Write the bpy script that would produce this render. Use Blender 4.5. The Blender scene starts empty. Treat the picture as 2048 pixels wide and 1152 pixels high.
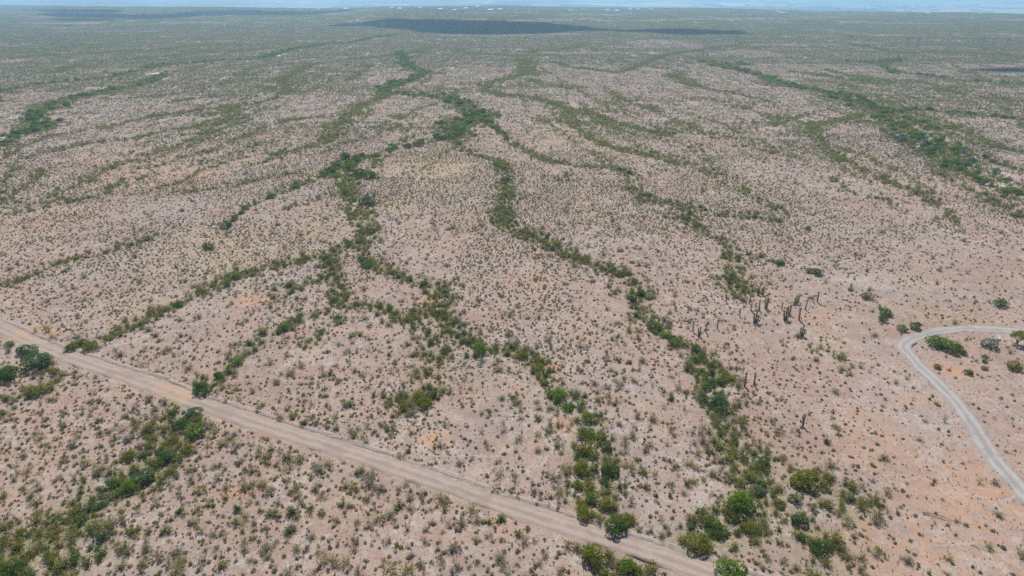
import bpy, math, random
import numpy as np
from mathutils import Vector

# ------------------------------------------------------------------ camera, light, exposure
scene = bpy.context.scene
col = scene.collection
PITCH = math.radians(23.6)
CAM_H = 65.0
FOC = 1365.0                      # focal length in pixels of the 2048 px wide photograph
cam_d = bpy.data.cameras.new('camera')
cam_d.sensor_width = 36.0
cam_d.lens = FOC / 2048.0 * 36.0
cam_d.clip_start = 0.5
cam_d.clip_end = 120000.0
cam = bpy.data.objects.new('camera', cam_d)
cam.location = (0, 0, CAM_H)
cam.rotation_euler = (math.pi / 2 - PITCH, 0, 0)
col.objects.link(cam)
scene.camera = cam

SUN_EL = math.radians(54.0)
SUN_AZ = math.radians(-4.0)       # the sun stands ahead of the camera, slightly to the left
world = bpy.data.worlds.new('World')
scene.world = world
world.use_nodes = True
wn = world.node_tree.nodes
wn.clear()
sky_t = wn.new('ShaderNodeTexSky')
sky_t.sky_type = 'NISHITA'
sky_t.sun_disc = False
sky_t.sun_elevation = SUN_EL
sky_t.sun_rotation = SUN_AZ
sky_t.altitude = 1400.0
bg = wn.new('ShaderNodeBackground')
bg.inputs['Strength'].default_value = 0.085
wo = wn.new('ShaderNodeOutputWorld')
world.node_tree.links.new(sky_t.outputs[0], bg.inputs['Color'])
world.node_tree.links.new(bg.outputs[0], wo.inputs['Surface'])

SUN_DIR = Vector((math.sin(SUN_AZ) * math.cos(SUN_EL), math.cos(SUN_AZ) * math.cos(SUN_EL), math.sin(SUN_EL)))
sun_d = bpy.data.lights.new('sun', 'SUN')
sun_d.energy = 4.7
sun_d.angle = math.radians(0.53)
sun_d.color = (1.0, 0.955, 0.89)
sun = bpy.data.objects.new('sun', sun_d)
sun.rotation_euler = SUN_DIR.to_track_quat('Z', 'Y').to_euler()
sun.location = (0, 200, 400)
col.objects.link(sun)

vs = scene.view_settings
vs.view_transform = 'Standard'
vs.look = 'None'
vs.gamma = 1.0
vs.use_curve_mapping = False
vs.exposure = 0.15
scene.cycles.use_denoising = False
scene.cycles.max_bounces = 7
scene.cycles.diffuse_bounces = 5
scene.cycles.transmission_bounces = 3
scene.cycles.volume_bounces = 1
HAZE_DENSITY = 2.6e-4
HAZE_COLOR = (0.42, 0.73, 1.0)

# ------------------------------------------------------------------ helpers
rng = np.random.default_rng(7)
random.seed(7)
SP, CP = math.sin(PITCH), math.cos(PITCH)
PI = math.pi

def at(px, py, z=0.0):
    """ground point seen at a pixel of the photograph"""
    u, v = (np.asarray(px, float) - 1024) / FOC, (576 - np.asarray(py, float)) / FOC
    dy, dz = CP + v * SP, -SP + v * CP
    t = (z - CAM_H) / dz
    return u * t, dy * t

def proj(x, y, z=0.0):
    d = y * CP - (z - CAM_H) * SP
    d = np.where(np.abs(d) < 1e-6, 1e-6, d)
    up = y * SP + (z - CAM_H) * CP
    return 1024 + FOC * x / d, 576 - FOC * up / d, d

def ppm(px, py):
    """pixels of the photograph per metre for a ground point at row py"""
    return (py + 20.3) * CP / CAM_H

def vnoise(x, y, s, seed):
    x, y = np.asarray(x, float) / s, np.asarray(y, float) / s
    xi, yi = np.floor(x).astype(np.int64), np.floor(y).astype(np.int64)
    fx, fy = x - xi, y - yi
    fx, fy = fx * fx * (3 - 2 * fx), fy * fy * (3 - 2 * fy)
    def h(a, b):
        n = (a * 374761393 + b * 668265263 + seed * 974634631) & 0xffffffff
        n = ((n ^ (n >> 13)) * 1274126177) & 0xffffffff
        return ((n ^ (n >> 16)) & 0xffff) / 65535.0
    return (h(xi, yi) * (1 - fx) + h(xi + 1, yi) * fx) * (1 - fy) + (h(xi, yi + 1) * (1 - fx) + h(xi + 1, yi + 1) * fx) * fy

def sstep(a, b, v):
    t = np.clip((v - a) / (b - a), 0, 1)
    return t * t * (3 - 2 * t)

def seg_dist(x, y, pts):
    """distance to a polyline, and the fraction along it"""
    best = np.full(x.shape, 1e9)
    for (ax, ay), (bx, by) in zip(pts[:-1], pts[1:]):
        dx, dy = bx - ax, by - ay
        L = dx * dx + dy * dy + 1e-9
        t = np.clip(((x - ax) * dx + (y - ay) * dy) / L, 0, 1)
        best = np.minimum(best, np.hypot(x - ax - t * dx, y - ay - t * dy))
    return best

# ------------------------------------------------------------------ layout: washes, roads, soils (rows of the photograph, put on the ground plane)
# kind: v = tall green shrubs over an olive understorey, o = olive hedge, f = faint far line; then width in metres, density
WASH = [
 ('v', 15, 1.0, [(800,105),(815,130),(851,147),(803,164),(765,180),(800,186),(871,191),(912,202),(940,219),(964,231)]),
 ('v', 17, 1.0, [(885,190),(930,212),(966,232),(930,240),(905,258)]),
 ('o', 8, .9, [(762,180),(764,195),(718,214),(690,236),(684,254),(663,273),(643,287),(581,301),(547,308)]),
 ('v', 17, 1.1, [(964,231),(930,243),(908,256),(918,272),(900,277)]),
 ('v', 7, 1.0, [(906,274),(868,281),(824,291),(776,301),(735,311),(700,321)]),
 ('v', 10, 1.3, [(735,313),(698,322),(672,338),(650,348),(700,352),(735,352)]),
 ('v', 7, 1.0, [(650,346),(598,369),(564,383)]),
 ('v', 4, .7, [(564,383),(540,392),(492,412),(468,431),(458,448),(444,465)]),
 ('o', 6, .9, [(690,355),(690,380),(705,405),(718,440),(731,466),(721,479),(690,493),(650,517)]),
 ('o', 5, .8, [(735,395),(738,430),(745,460),(728,480)]),
 ('o', 5, .8, [(650,517),(616,520),(564,530),(513,541),(469,554),(411,585),(359,609),(318,622),(274,649),(222,671),(164,692),(137,690)]),
 ('o', 4.5, 1.0, [(721,479),(721,507),(738,529),(765,537),(817,558),(851,568),(878,578)]),
 ('o', 6, 1.15, [(878,578),(885,602),(878,626),(899,643),(919,667),(935,686)]),
 ('v', 4.5, .9, [(935,686),(960,698),(998,705),(1049,708),(1080,722),(1087,740),(1090,760),(1115,785),(1135,812)]),
 ('v', 5, .9, [(1150,805),(1176,826),(1178,861),(1213,871),(1225,908),(1217,936)]),
 ('v', 6, 1.0, [(1176,880),(1166,932),(1155,967),(1172,1025)]),
 ('v', 6, 1.1, [(1217,936),(1213,990),(1227,1031),(1244,1052)]),
 ('v', 5, .7, [(1190,1105),(1204,1138),(1255,1126),(1300,1150)]),
 ('o', 4, .9, [(662,510),(665,560),(680,592),(687,612),(731,613),(783,621),(806,640)]),
 ('o', 6, .6, [(806,640),(841,667),(865,698),(865,732),(858,756),(845,790)]),
 ('v', 7, .9, [(820,800),(845,788),(866,778)]),
 ('o', 5, .7, [(675,645),(650,662),(633,677),(612,690)]),
 ('o', 4, .6, [(640,625),(595,639),(568,656),(520,684),(474,720),(440,748),(400,782)]),
 ('v', 8, 1.1, [(395,815),(380,845),(350,880),(320,910),(290,945),(240,965)]),
 ('o', 9, 1.5, [(385,815),(360,860),(320,905),(280,950),(225,980),(180,1010),(150,1045),(90,1080),(30,1115),(0,1145)]),
 ('v', 5, .9, [(75,705),(60,725),(10,752)]),
 ('o', 4, .6, [(100,765),(70,785),(30,800)]),
 ('o', 5, .7, [(200,1090),(140,1110),(95,1150)]),
 ('o', 4, .6, [(300,475),(290,481),(219,502),(185,513),(144,517),(85,541),(10,568)]),
 # right of the centre
 ('o', 12, .9, [(1142,82),(1159,92),(1107,99),(1056,103)]),
 ('o', 18, .9, [(1050,120),(1056,133),(1049,149)]),
 ('o', 9, .9, [(1049,149),(1010,158),(977,166),(968,180),(1008,190),(1056,193),(1107,207),(1159,224),(1210,238),(1261,252),(1330,269)]),
 ('o', 7, .8, [(1056,157),(1107,171),(1159,180)]),
 ('o', 8, .8, [(1128,212),(1135,222),(1140,236),(1145,248),(1166,265),(1193,282),(1244,299),(1313,310),(1364,327)]),
 ('v', 5, .8, [(964,232),(977,250),(1005,265),(1019,284)]),
 ('o', 5, .9, [(1019,284),(1049,296),(1083,317),(1111,323),(1159,330),(1210,334),(1258,344)]),
 ('v', 4, .8, [(1230,338),(1258,344),(1272,352)]),
 ('o', 6, .7, [(1258,346),(1262,372),(1300,390),(1348,406),(1389,420),(1437,428),(1485,430),(1526,435),(1560,441)]),
 ('o', 6, .8, [(1255,372),(1290,398),(1340,405),(1369,413),(1382,443),(1410,461),(1433,474),(1457,495),(1466,519)]),
 ('o', 7, 1.2, [(1462,515),(1470,535),(1468,553),(1475,580)]),
 ('o', 4, .6, [(1475,580),(1488,600)]),
 ('o', 4, .6, [(1500,508),(1519,515),(1560,529)]),
 ('o', 5, .7, [(1140,346),(1122,356)]),
 ('v', 5, .9, [(906,275),(922,293),(942,306)]),
 ('o', 5, .9, [(942,306),(998,321),(1012,342),(1019,364)]),
 ('v', 6, .9, [(998,332),(1012,348),(1016,362)]),
 ('o', 6, 1.25, [(1016,362),(1012,400),(1000,438),(1020,455),(1056,471),(1087,481)]),
 ('o', 6, 1.25, [(1087,481),(1125,505),(1159,519),(1210,536),(1241,553),(1272,577),(1294,594)]),
 ('o', 4.5, 1.0, [(1294,594),(1283,615),(1279,633),(1313,649),(1320,667)]),
 ('v', 4.5, .9, [(1305,652),(1330,672),(1357,683),(1392,695),(1392,715),(1403,743),(1406,768)]),
 ('o', 4, .8, [(1400,700),(1425,725),(1448,752),(1440,770)]),
 ('v', 5.5, .8, [(1406,770),(1410,790),(1440,820),(1446,857),(1451,874)]),
 ('o', 6.5, 1.15, [(1451,874),(1478,905),(1500,920),(1498,950),(1516,977)]),
 ('v', 6, 1.0, [(1490,900),(1526,922),(1538,950),(1553,1004)]),
 ('o', 7, 1.1, [(1516,977),(1498,1052),(1430,1060),(1392,1090)]),
 ('o', 7, .9, [(1600,950),(1640,975),(1673,994),(1690,1010)]),
 ('o', 6, .8, [(1594,1035),(1642,1093),(1660,1140)]),
 ('o', 3, .6, [(1640,690),(1660,705),(1685,715),(1700,730)]),
 # wide wash at the right
 ('v', 20, .9, [(1420,125),(1433,131),(1485,128)]),
 ('v', 16, .9, [(1433,131),(1475,138),(1519,150),(1540,161),(1587,174),(1639,181),(1673,188)]),
 ('v', 20, .9, [(1673,188),(1707,205),(1740,214),(1779,226)]),
 ('v', 20, .8, [(1740,214),(1775,240),(1800,262),(1830,284),(1861,306)]),
 ('v', 14, .9, [(1790,260),(1840,268),(1870,290),(1895,306),(1925,325)]),
 ('v', 16, 1.0, [(1861,300),(1885,318),(1922,335),(1964,357),(2015,374),(2060,392)]),
 ('v', 8, .7, [(1779,226),(1844,248),(1895,284),(1946,303),(1991,323),(2050,345)]),
 ('v', 8, .8, [(1880,330),(1930,345),(1975,368),(2020,395)]),
 ('o', 8, .9, [(1734,229),(1690,238),(1642,248),(1622,255),(1639,276),(1666,300),(1687,323)]),
 ('o', 6, .9, [(1687,323),(1717,337),(1758,351),(1789,369),(1837,385),(1861,402)]),
 ('o', 4, .5, [(1861,402),(1895,423),(1912,443)]),
 ('v', 6, .7, [(1752,347),(1775,358)]),
 ('o', 6, .7, [(1861,315),(1880,345),(1930,372),(1990,405),(2050,432)]),
 ('v', 7, .8, [(1786,222),(1844,219),(1912,226),(1981,232),(2055,239)]),
 ('o', 9, .8, [(1740,212),(1700,198),(1660,192)]),
 ('v', 24, .8, [(1724,123),(1762,128),(1780,118)]),
 ('v', 9, .8, [(1762,130),(1793,147),(1844,150),(1902,159),(1957,164),(2055,171)]),
 ('o', 6, .8, [(1840,239),(1929,262),(1998,293),(2050,306)]),
 ('f', 8, .8, [(1870,178),(1930,190),(2050,205)]),
 ('o', 8, .6, [(1840,165),(1900,178),(1930,192)]),
 # left
 ('v', 8, .8, [(0,183),(68,169),(147,160),(212,157),(256,146),(300,136)]),
 ('v', 16, .9, [(300,136),(318,131),(369,128),(445,121),(530,116),(554,106),(598,98),(650,89),(698,84),(748,76),(817,65)]),
 ('v', 16, .9, [(330,148),(300,160),(270,172),(222,177),(192,186),(147,196),(120,208),(95,218)]),
 ('v', 14, 1.1, [(95,218),(70,225),(62,238),(90,250),(62,262),(30,270)]),
 ('v', 8, .8, [(100,252),(60,268),(20,276),(0,300)]),
 ('o', 11, .9, [(620,130),(581,150),(561,161),(580,178),(575,186)]),
 ('o', 7, .9, [(575,186),(533,202),(472,214),(410,218),(342,228),(301,235)]),
 ('o', 5, .6, [(301,235),(205,254)]),
 ('o', 9, .8, [(452,213),(458,228),(455,240),(436,247)]),
 ('o', 6, .7, [(436,247),(376,254),(328,261),(274,275),(205,283)]),
 ('o', 6, .9, [(175,286),(140,294),(110,302)]),
 ('o', 5, .7, [(664,232),(581,239),(530,253),(486,274)]),
 ('o', 5, .6, [(486,268),(465,282),(417,304)]),
 ('o', 5, .6, [(425,270),(395,285),(375,295)]),
 ('o', 9, .5, [(500,138),(480,152)]),
 ('o', 10, .6, [(150,130),(116,145),(95,148)]),
 ('o', 5, .5, [(560,312),(520,325),(490,332)]),
 ('o', 5, .5, [(590,345),(520,358),(460,372),(360,385)]),
 ('o', 7, .4, [(140,395),(60,408),(0,418)]),
 ('o', 7, .5, [(160,400),(90,390),(30,405)]),
 ('o', 5, .7, [(640,560),(590,575),(565,592)]),
 # faint far lines
 ('f', 12, .8, [(0,120),(90,112),(180,108),(300,98),(420,90)]),
 ('f', 9, .8, [(0,100),(120,96),(260,84),(300,72)]),
 ('f', 10, .7, [(250,118),(380,108),(520,97)]),
 ('f', 12, .8, [(900,100),(960,108),(1040,112),(1100,110)]),
 ('f', 12, .8, [(860,92),(830,105),(770,112),(700,118)]),
 ('f', 10, .9, [(1114,126),(1140,134),(1230,144)]),
 ('o', 10, .8, [(1244,142),(1278,131),(1330,110),(1399,99),(1468,89),(1519,82)]),
 ('f', 14, .9, [(1519,82),(1587,80),(1673,84),(1758,97),(1810,106),(1912,106),(2050,112)]),
 ('f', 10, .8, [(1650,140),(1720,155),(1790,168)]),
 ('o', 10, .8, [(1590,143),(1640,150),(1700,158),(1760,168)]),
 ('o', 7, .6, [(1214,178),(1241,196),(1279,210),(1313,223)]),
 ('o', 12, .7, [(1340,148),(1375,164),(1390,172)]),
 ('o', 6, .7, [(1375,166),(1416,179),(1492,193),(1553,206)]),
 ('o', 8, .45, [(1348,239),(1416,268)]), ('o', 8, .45, [(1455,274),(1502,279),(1553,300)]),
 ('o', 5, .5, [(1403,339),(1451,350)]),
 ('o', 6, .5, [(1540,250),(1600,232),(1650,220)]),
 ('o', 8, .6, [(740,130),(718,148),(695,160)]),
 ('f', 14, .7, [(1500,68),(1620,66),(1750,72),(1900,80),(2050,84)]),
 ('f', 16, .6, [(1560,52),(1700,58),(1900,62),(2050,66)]),
 ('f', 16, .6, [(0,86),(150,80),(300,66),(420,58)]),
]
_fr = np.random.default_rng(17)
for _k in range(78):
    _x, _y = _fr.uniform(-80, 2130), 85 + 300 * _fr.random() ** 1.3
    _side = 1.0 if _x > 960 else -1.0
    _n, _st = int(_fr.integers(3, 7)), _fr.uniform(28, 60)
    _sl = (.10 + .32 * abs(_x - 960) / 1100) * (.5 + _y / 260) * _fr.uniform(.6, 1.3) if abs(_x - 960) > 250 else _fr.uniform(.5, 1.1) * (_y / 260)
    _pl = [(_x, _y)]
    for _j in range(_n):
        _pl.append((_pl[-1][0] + _side * _st, min(430, _pl[-1][1] + _st * _sl * _fr.uniform(.3, 1.6))))
    WASH.append(('f' if _y < 150 else 'o', _fr.uniform(3, 5.5), _fr.uniform(.28, .55), _pl))
WASH_W = []
for k, w, d, pl in WASH:
    xs, ys = at([p[0] for p in pl], [p[1] for p in pl])
    WASH_W.append((k, w, d, np.stack([xs, ys], 1)))

def poly_w(pl, z=0.0):
    xs, ys = at([p[0] for p in pl], [p[1] for p in pl], z)
    return np.stack([xs, ys], 1)

def smooth_line(P, n=8):
    out = []
    Q = np.vstack([2 * P[0] - P[1], P, 2 * P[-1] - P[-2]])
    for i in range(1, len(Q) - 2):
        p0, p1, p2, p3 = Q[i - 1], Q[i], Q[i + 1], Q[i + 2]
        for t in np.linspace(0, 1, n, endpoint=False):
            out.append(.5 * (2 * p1 + (p2 - p0) * t + (2 * p0 - 5 * p1 + 4 * p2 - p3) * t * t + (3 * p1 - p0 - 3 * p2 + p3) * t ** 3))
    out.append(P[-1])
    return np.array(out)

ROAD = smooth_line(poly_w([(-160,608),(-40,641),(0,655),(60,684),(130,712),(200,737),(290,767),(370,798),(480,836),(600,874),(700,905),(851,956),(1022,1016),(1193,1070),(1364,1128),(1480,1170),(1620,1222)]))
LOOP = smooth_line(poly_w([(2190,672),(2048,664),(1999,660),(1943,658),(1901,660),(1865,666),(1830,675),(1811,686),(1808,697),(1822,712),(1840,734),(1858,749),(1878,769),(1909,800),(1943,847),(1981,908),(2018,953),(2060,1000),(2130,1075)]))
TRACK = smooth_line(poly_w([(1560,490),(1587,527),(1646,546),(1690,561),(1741,572),(1780,590),(1800,640)]))
FINE_ROAD, FINE_LOOP = ROAD, LOOP

# soil patches: kind, centre, radii in px of the photograph, strength
SOIL = [('orange',515,604,55,13,1),('orange',340,782,34,12,1.2),('orange',90,664,50,10,1),('orange',870,880,40,16,.8),('orange',1060,560,90,40,.25),('orange',860,600,22,22,.7),
 ('orange',1130,850,30,22,.7),('orange',1105,735,18,16,1),('orange',990,1045,22,12,1),('orange',880,1000,20,14,.8),('orange',720,420,20,10,.7),('orange',1480,660,40,20,.3),
 ('orange',1900,740,60,14,.9),('orange',1830,800,50,12,.7),('orange',1940,1000,170,120,.5),('orange',1800,1080,200,100,.38),('orange',1760,880,120,90,.3),('orange',300,330,260,70,.25),('orange',120,430,160,50,.25),('orange',1640,640,60,20,.4),('orange',20,835,20,12,.8),
 ('orange',330,345,140,40,.5),('orange',470,985,26,10,.8),('orange',280,770,30,12,.8),('orange',500,985,20,10,.6),('orange',1540,590,100,26,.2),('orange',1500,1130,40,14,.5),('orange',1215,960,14,8,.6),
 ('grass',870,330,130,48,1),('grass',800,410,30,22,1),('grass',1140,265,110,44,.8),('grass',430,510,160,80,.7),('grass',700,440,80,60,.4),('grass',620,450,60,30,.7),('grass',1480,360,160,30,.4),
 ('grass',1900,640,140,30,.6),('grass',1250,310,120,24,.5),('grass',850,240,80,22,.6),('grass',960,420,80,40,.3),('grass',1150,420,100,40,.25),('grass',280,620,160,30,.5),('grass',1640,690,80,30,.5),('grass',1820,560,80,24,.4),
 ('grass',1250,950,60,30,.2),('grass',1970,680,60,8,.8),
 ('sand',31,233,16,6,1.2),('sand',79,243,12,5,1.2),('sand',7,274,9,6,1.2),('sand',157,200,10,3,1.2),('sand',291,157,14,5,1.2),('sand',318,146,12,4,1.2),('sand',560,110,9,5,1),('sand',702,94,6,4,1.1),
 ('sand',195,178,14,3,1),('sand',1765,129,7,5,1),('sand',1830,292,10,6,.8),('sand',1855,262,16,5,.9),('sand',1896,280,14,8,.8),('sand',1935,310,14,6,.8),('sand',2010,350,20,8,.6),('sand',713,408,8,26,.9),
 ('sand',1690,560,50,8,.25),('sand',1610,535,30,8,.2),('sand',1750,576,40,8,.25),('sand',2000,370,24,8,.7),('sand',1700,195,24,4,.5)]
SOIL_W = []
for k, px, py, rx, ry, s in SOIL:
    cx, cy = at(px, py)
    _, y0 = at(px, py - ry)
    _, y1 = at(px, py + ry)
    SOIL_W.append((k, float(cx), float(cy), rx / ppm(px, py), abs(float(y0 - y1)) / 2, s))

# scrub densities per square metre at control points: creosote, low shrub
DENS = np.array([(100,1050,.10,.34),(400,1000,.11,.34),(700,1050,.14,.34),(100,850,.10,.34),(600,960,.14,.34),(950,1100,.12,.3),(1250,1120,.09,.24),(300,860,.07,.34),
 (600,780,.09,.4),(800,900,.10,.4),(1000,850,.09,.4),(1000,950,.08,.35),(1300,900,.06,.34),(1500,1100,.11,.34),(1350,1000,.06,.28),(640,700,.08,.4),
 (1200,650,.06,.42),(1000,550,.06,.44),(800,450,.045,.44),(1150,450,.05,.46),(1350,780,.06,.36),(900,750,.07,.4),
 (300,700,.08,.4),(200,600,.02,.36),(300,450,.015,.36),(100,450,.012,.3),(550,450,.015,.36),(520,640,.05,.4),
 (200,350,.03,.34),(500,300,.03,.36),(1500,450,.025,.36),(1750,450,.025,.34),(1950,450,.025,.3),(1600,560,.015,.26),(1550,680,.02,.28),(1850,580,.01,.17),(1950,600,.006,.12),
 (1700,800,.012,.19),(1850,900,.012,.12),(1750,1000,.022,.22),(1900,1080,.022,.14),(2000,1050,.015,.12),(2000,800,.015,.09),(1950,720,.02,.1),
 (1000,300,.02,.36),(1500,250,.045,.42),(700,200,.03,.38),(1900,200,.04,.44),(200,150,.03,.36),(1000,120,.05,.42),(1024,50,.05,.42),(200,50,.05,.4),(1850,60,.06,.45)])

def scrub_density(x, y):
    px, py, _ = proj(x, y)
    ws = np.zeros(x.shape); a = np.zeros(x.shape); b = np.zeros(x.shape)
    for qx, qy, c, l in DENS:
        w = np.exp(-((px - qx) / 150.0) ** 2 - ((py - qy) / (40 + 0.1 * max(qy, 0))) ** 2) + 1e-12 / (1 + ((px - qx) / 150) ** 2 + ((py - qy) / 80) ** 2)
        ws += w; a += w * c; b += w * l
    return a / ws, b / ws

def wash_field(x, y):
    """strength of tall and olive wash growth at points"""
    tall = np.zeros(x.shape); olive = np.zeros(x.shape); bed = np.zeros(x.shape); global FRINGE
    fringe = np.zeros(x.shape)
    rag = 0.45 + 1.0 * vnoise(x, y, 5.0, 3) * 0.6 + 0.7 * vnoise(x, y, 17.0, 4) * 0.7
    for k, w, d, P in WASH_W:
        m = 1.6 * w + 4
        lo, hi = P.min(0) - m, P.max(0) + m
        sel = np.nonzero((x > lo[0]) & (x < hi[0]) & (y > lo[1]) & (y < hi[1]))[0]
        if not len(sel):
            continue
        dist = seg_dist(x[sel], y[sel], P)
        w = w * (1.08 if k != 'v' else .92)
        v = d * np.clip(1.2 - 0.95 * dist / (0.5 * w * rag[sel]), 0, 1)
        np.maximum.at(fringe, sel, d * np.clip(1.25 - dist / (0.8 * w + 2.0), 0, 1))
        np.maximum.at(olive, sel, v * (1.0 if k != 'f' else .8))
        if k == 'v':
            np.maximum.at(tall, sel, v)
        np.maximum.at(bed, sel, np.clip(1.1 - dist / (0.5 * w), 0, 1))
    FRINGE = fringe
    return tall, olive, bed

EDGE_PX = [(-700,8),(0,10),(250,14),(440,15),(700,17),(760,13),(900,12),(1000,12),(1100,14),(1350,16),(1450,18),(1600,22),(1750,24),(1900,26),(2048,29),(2700,34)]
_e = [at(p[0], p[1]) for p in EDGE_PX]
EDGE_S = np.array([float(e[0] / e[1]) for e in _e]); EDGE_Y = np.array([float(e[1]) for e in _e])
VALLEY_Z = -60.0

def edge_y(x, y):
    return np.interp(x / np.maximum(y, 1), EDGE_S, EDGE_Y)

def height(x, y):
    x, y = np.asarray(x, float), np.asarray(y, float)
    amp = 0.3 + 1.6 * sstep(250, 1100, y)
    h = amp * ((vnoise(x, y * 1.3, 70, 11) - .5) * 1.2 + (vnoise(x, y, 31, 12) - .5) * .45) + 4.0 * sstep(500, 1800, y) * (vnoise(x, y * 1.6, 420, 13) - .5)
    h = h + 0.12 * (vnoise(x, y, 9, 14) - .5)
    drop = sstep(0, 700, y - edge_y(x, y))
    return h * (1 - drop) + VALLEY_Z * drop

def soil_field(x, y):
    out = {'orange': np.zeros(x.shape), 'grass': np.zeros(x.shape), 'sand': np.zeros(x.shape)}
    wob = 0.6 + 0.8 * vnoise(x, y, 6, 21) + 0.5 * vnoise(x, y, 1.8, 22)
    for k, cx, cy, rx, ry, s in SOIL_W:
        v = s * np.clip(1.5 - np.sqrt(((x - cx) / rx) ** 2 + ((y - cy) / ry) ** 2) * wob * 1.1, 0, 1)
        out[k] = np.maximum(out[k], v)
    return out

# ------------------------------------------------------------------ materials
def mat(name):
    m = bpy.data.materials.new(name)
    m.use_nodes = True
    nt = m.node_tree
    nt.nodes.clear()
    return m, nt, nt.nodes.new('ShaderNodeOutputMaterial')

def N(nt, t, **kw):
    n = nt.nodes.new(t)
    for k, v in kw.items():
        setattr(n, k, v)
    return n

def noise(nt, vec, scale, detail=3.0, rough=.55):
    n = N(nt, 'ShaderNodeTexNoise')
    n.inputs['Scale'].default_value = scale
    n.inputs['Detail'].default_value = detail
    n.inputs['Roughness'].default_value = rough
    nt.links.new(vec, n.inputs['Vector'])
    return n.outputs['Fac']

def ramp(nt, fac, a, b):
    n = N(nt, 'ShaderNodeMapRange')
    n.interpolation_type = 'SMOOTHSTEP'
    n.inputs['From Min'].default_value = a
    n.inputs['From Max'].default_value = b
    nt.links.new(fac, n.inputs['Value'])
    return n.outputs[0]

def mix(nt, fac, a, b, mode='MIX'):
    n = N(nt, 'ShaderNodeMix')
    n.data_type = 'RGBA'
    n.blend_type = mode
    for s, v in ((n.inputs[0], fac), (n.inputs[6], a), (n.inputs[7], b)):
        if isinstance(v, bpy.types.NodeSocket):
            nt.links.new(v, s)
        elif isinstance(v, (int, float)):
            s.default_value = v
        else:
            s.default_value = (*v, 1)
    return n.outputs[2]

def mul(nt, a, b, op='MULTIPLY'):
    n = N(nt, 'ShaderNodeMath', operation=op)
    for s, v in ((n.inputs[0], a), (n.inputs[1], b)):
        if isinstance(v, bpy.types.NodeSocket):
            nt.links.new(v, s)
        else:
            s.default_value = v
    return n.outputs[0]

def attr(nt, name):
    n = N(nt, 'ShaderNodeAttribute')
    n.attribute_name = name
    return n.outputs['Fac']

def finish(nt, out, color, rough=.9, bump=None, strength=.3, dist=.05):
    b = N(nt, 'ShaderNodeBsdfPrincipled')
    b.inputs['Roughness'].default_value = rough
    b.inputs['Specular IOR Level'].default_value = .15
    if isinstance(color, bpy.types.NodeSocket):
        nt.links.new(color, b.inputs['Base Color'])
    else:
        b.inputs['Base Color'].default_value = (*color, 1)
    if bump is not None:
        bm = N(nt, 'ShaderNodeBump')
        bm.inputs['Strength'].default_value = strength
        bm.inputs['Distance'].default_value = dist
        nt.links.new(bump, bm.inputs['Height'])
        nt.links.new(bm.outputs[0], b.inputs['Normal'])
    nt.links.new(b.outputs[0], out.inputs['Surface'])
    return b

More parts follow.
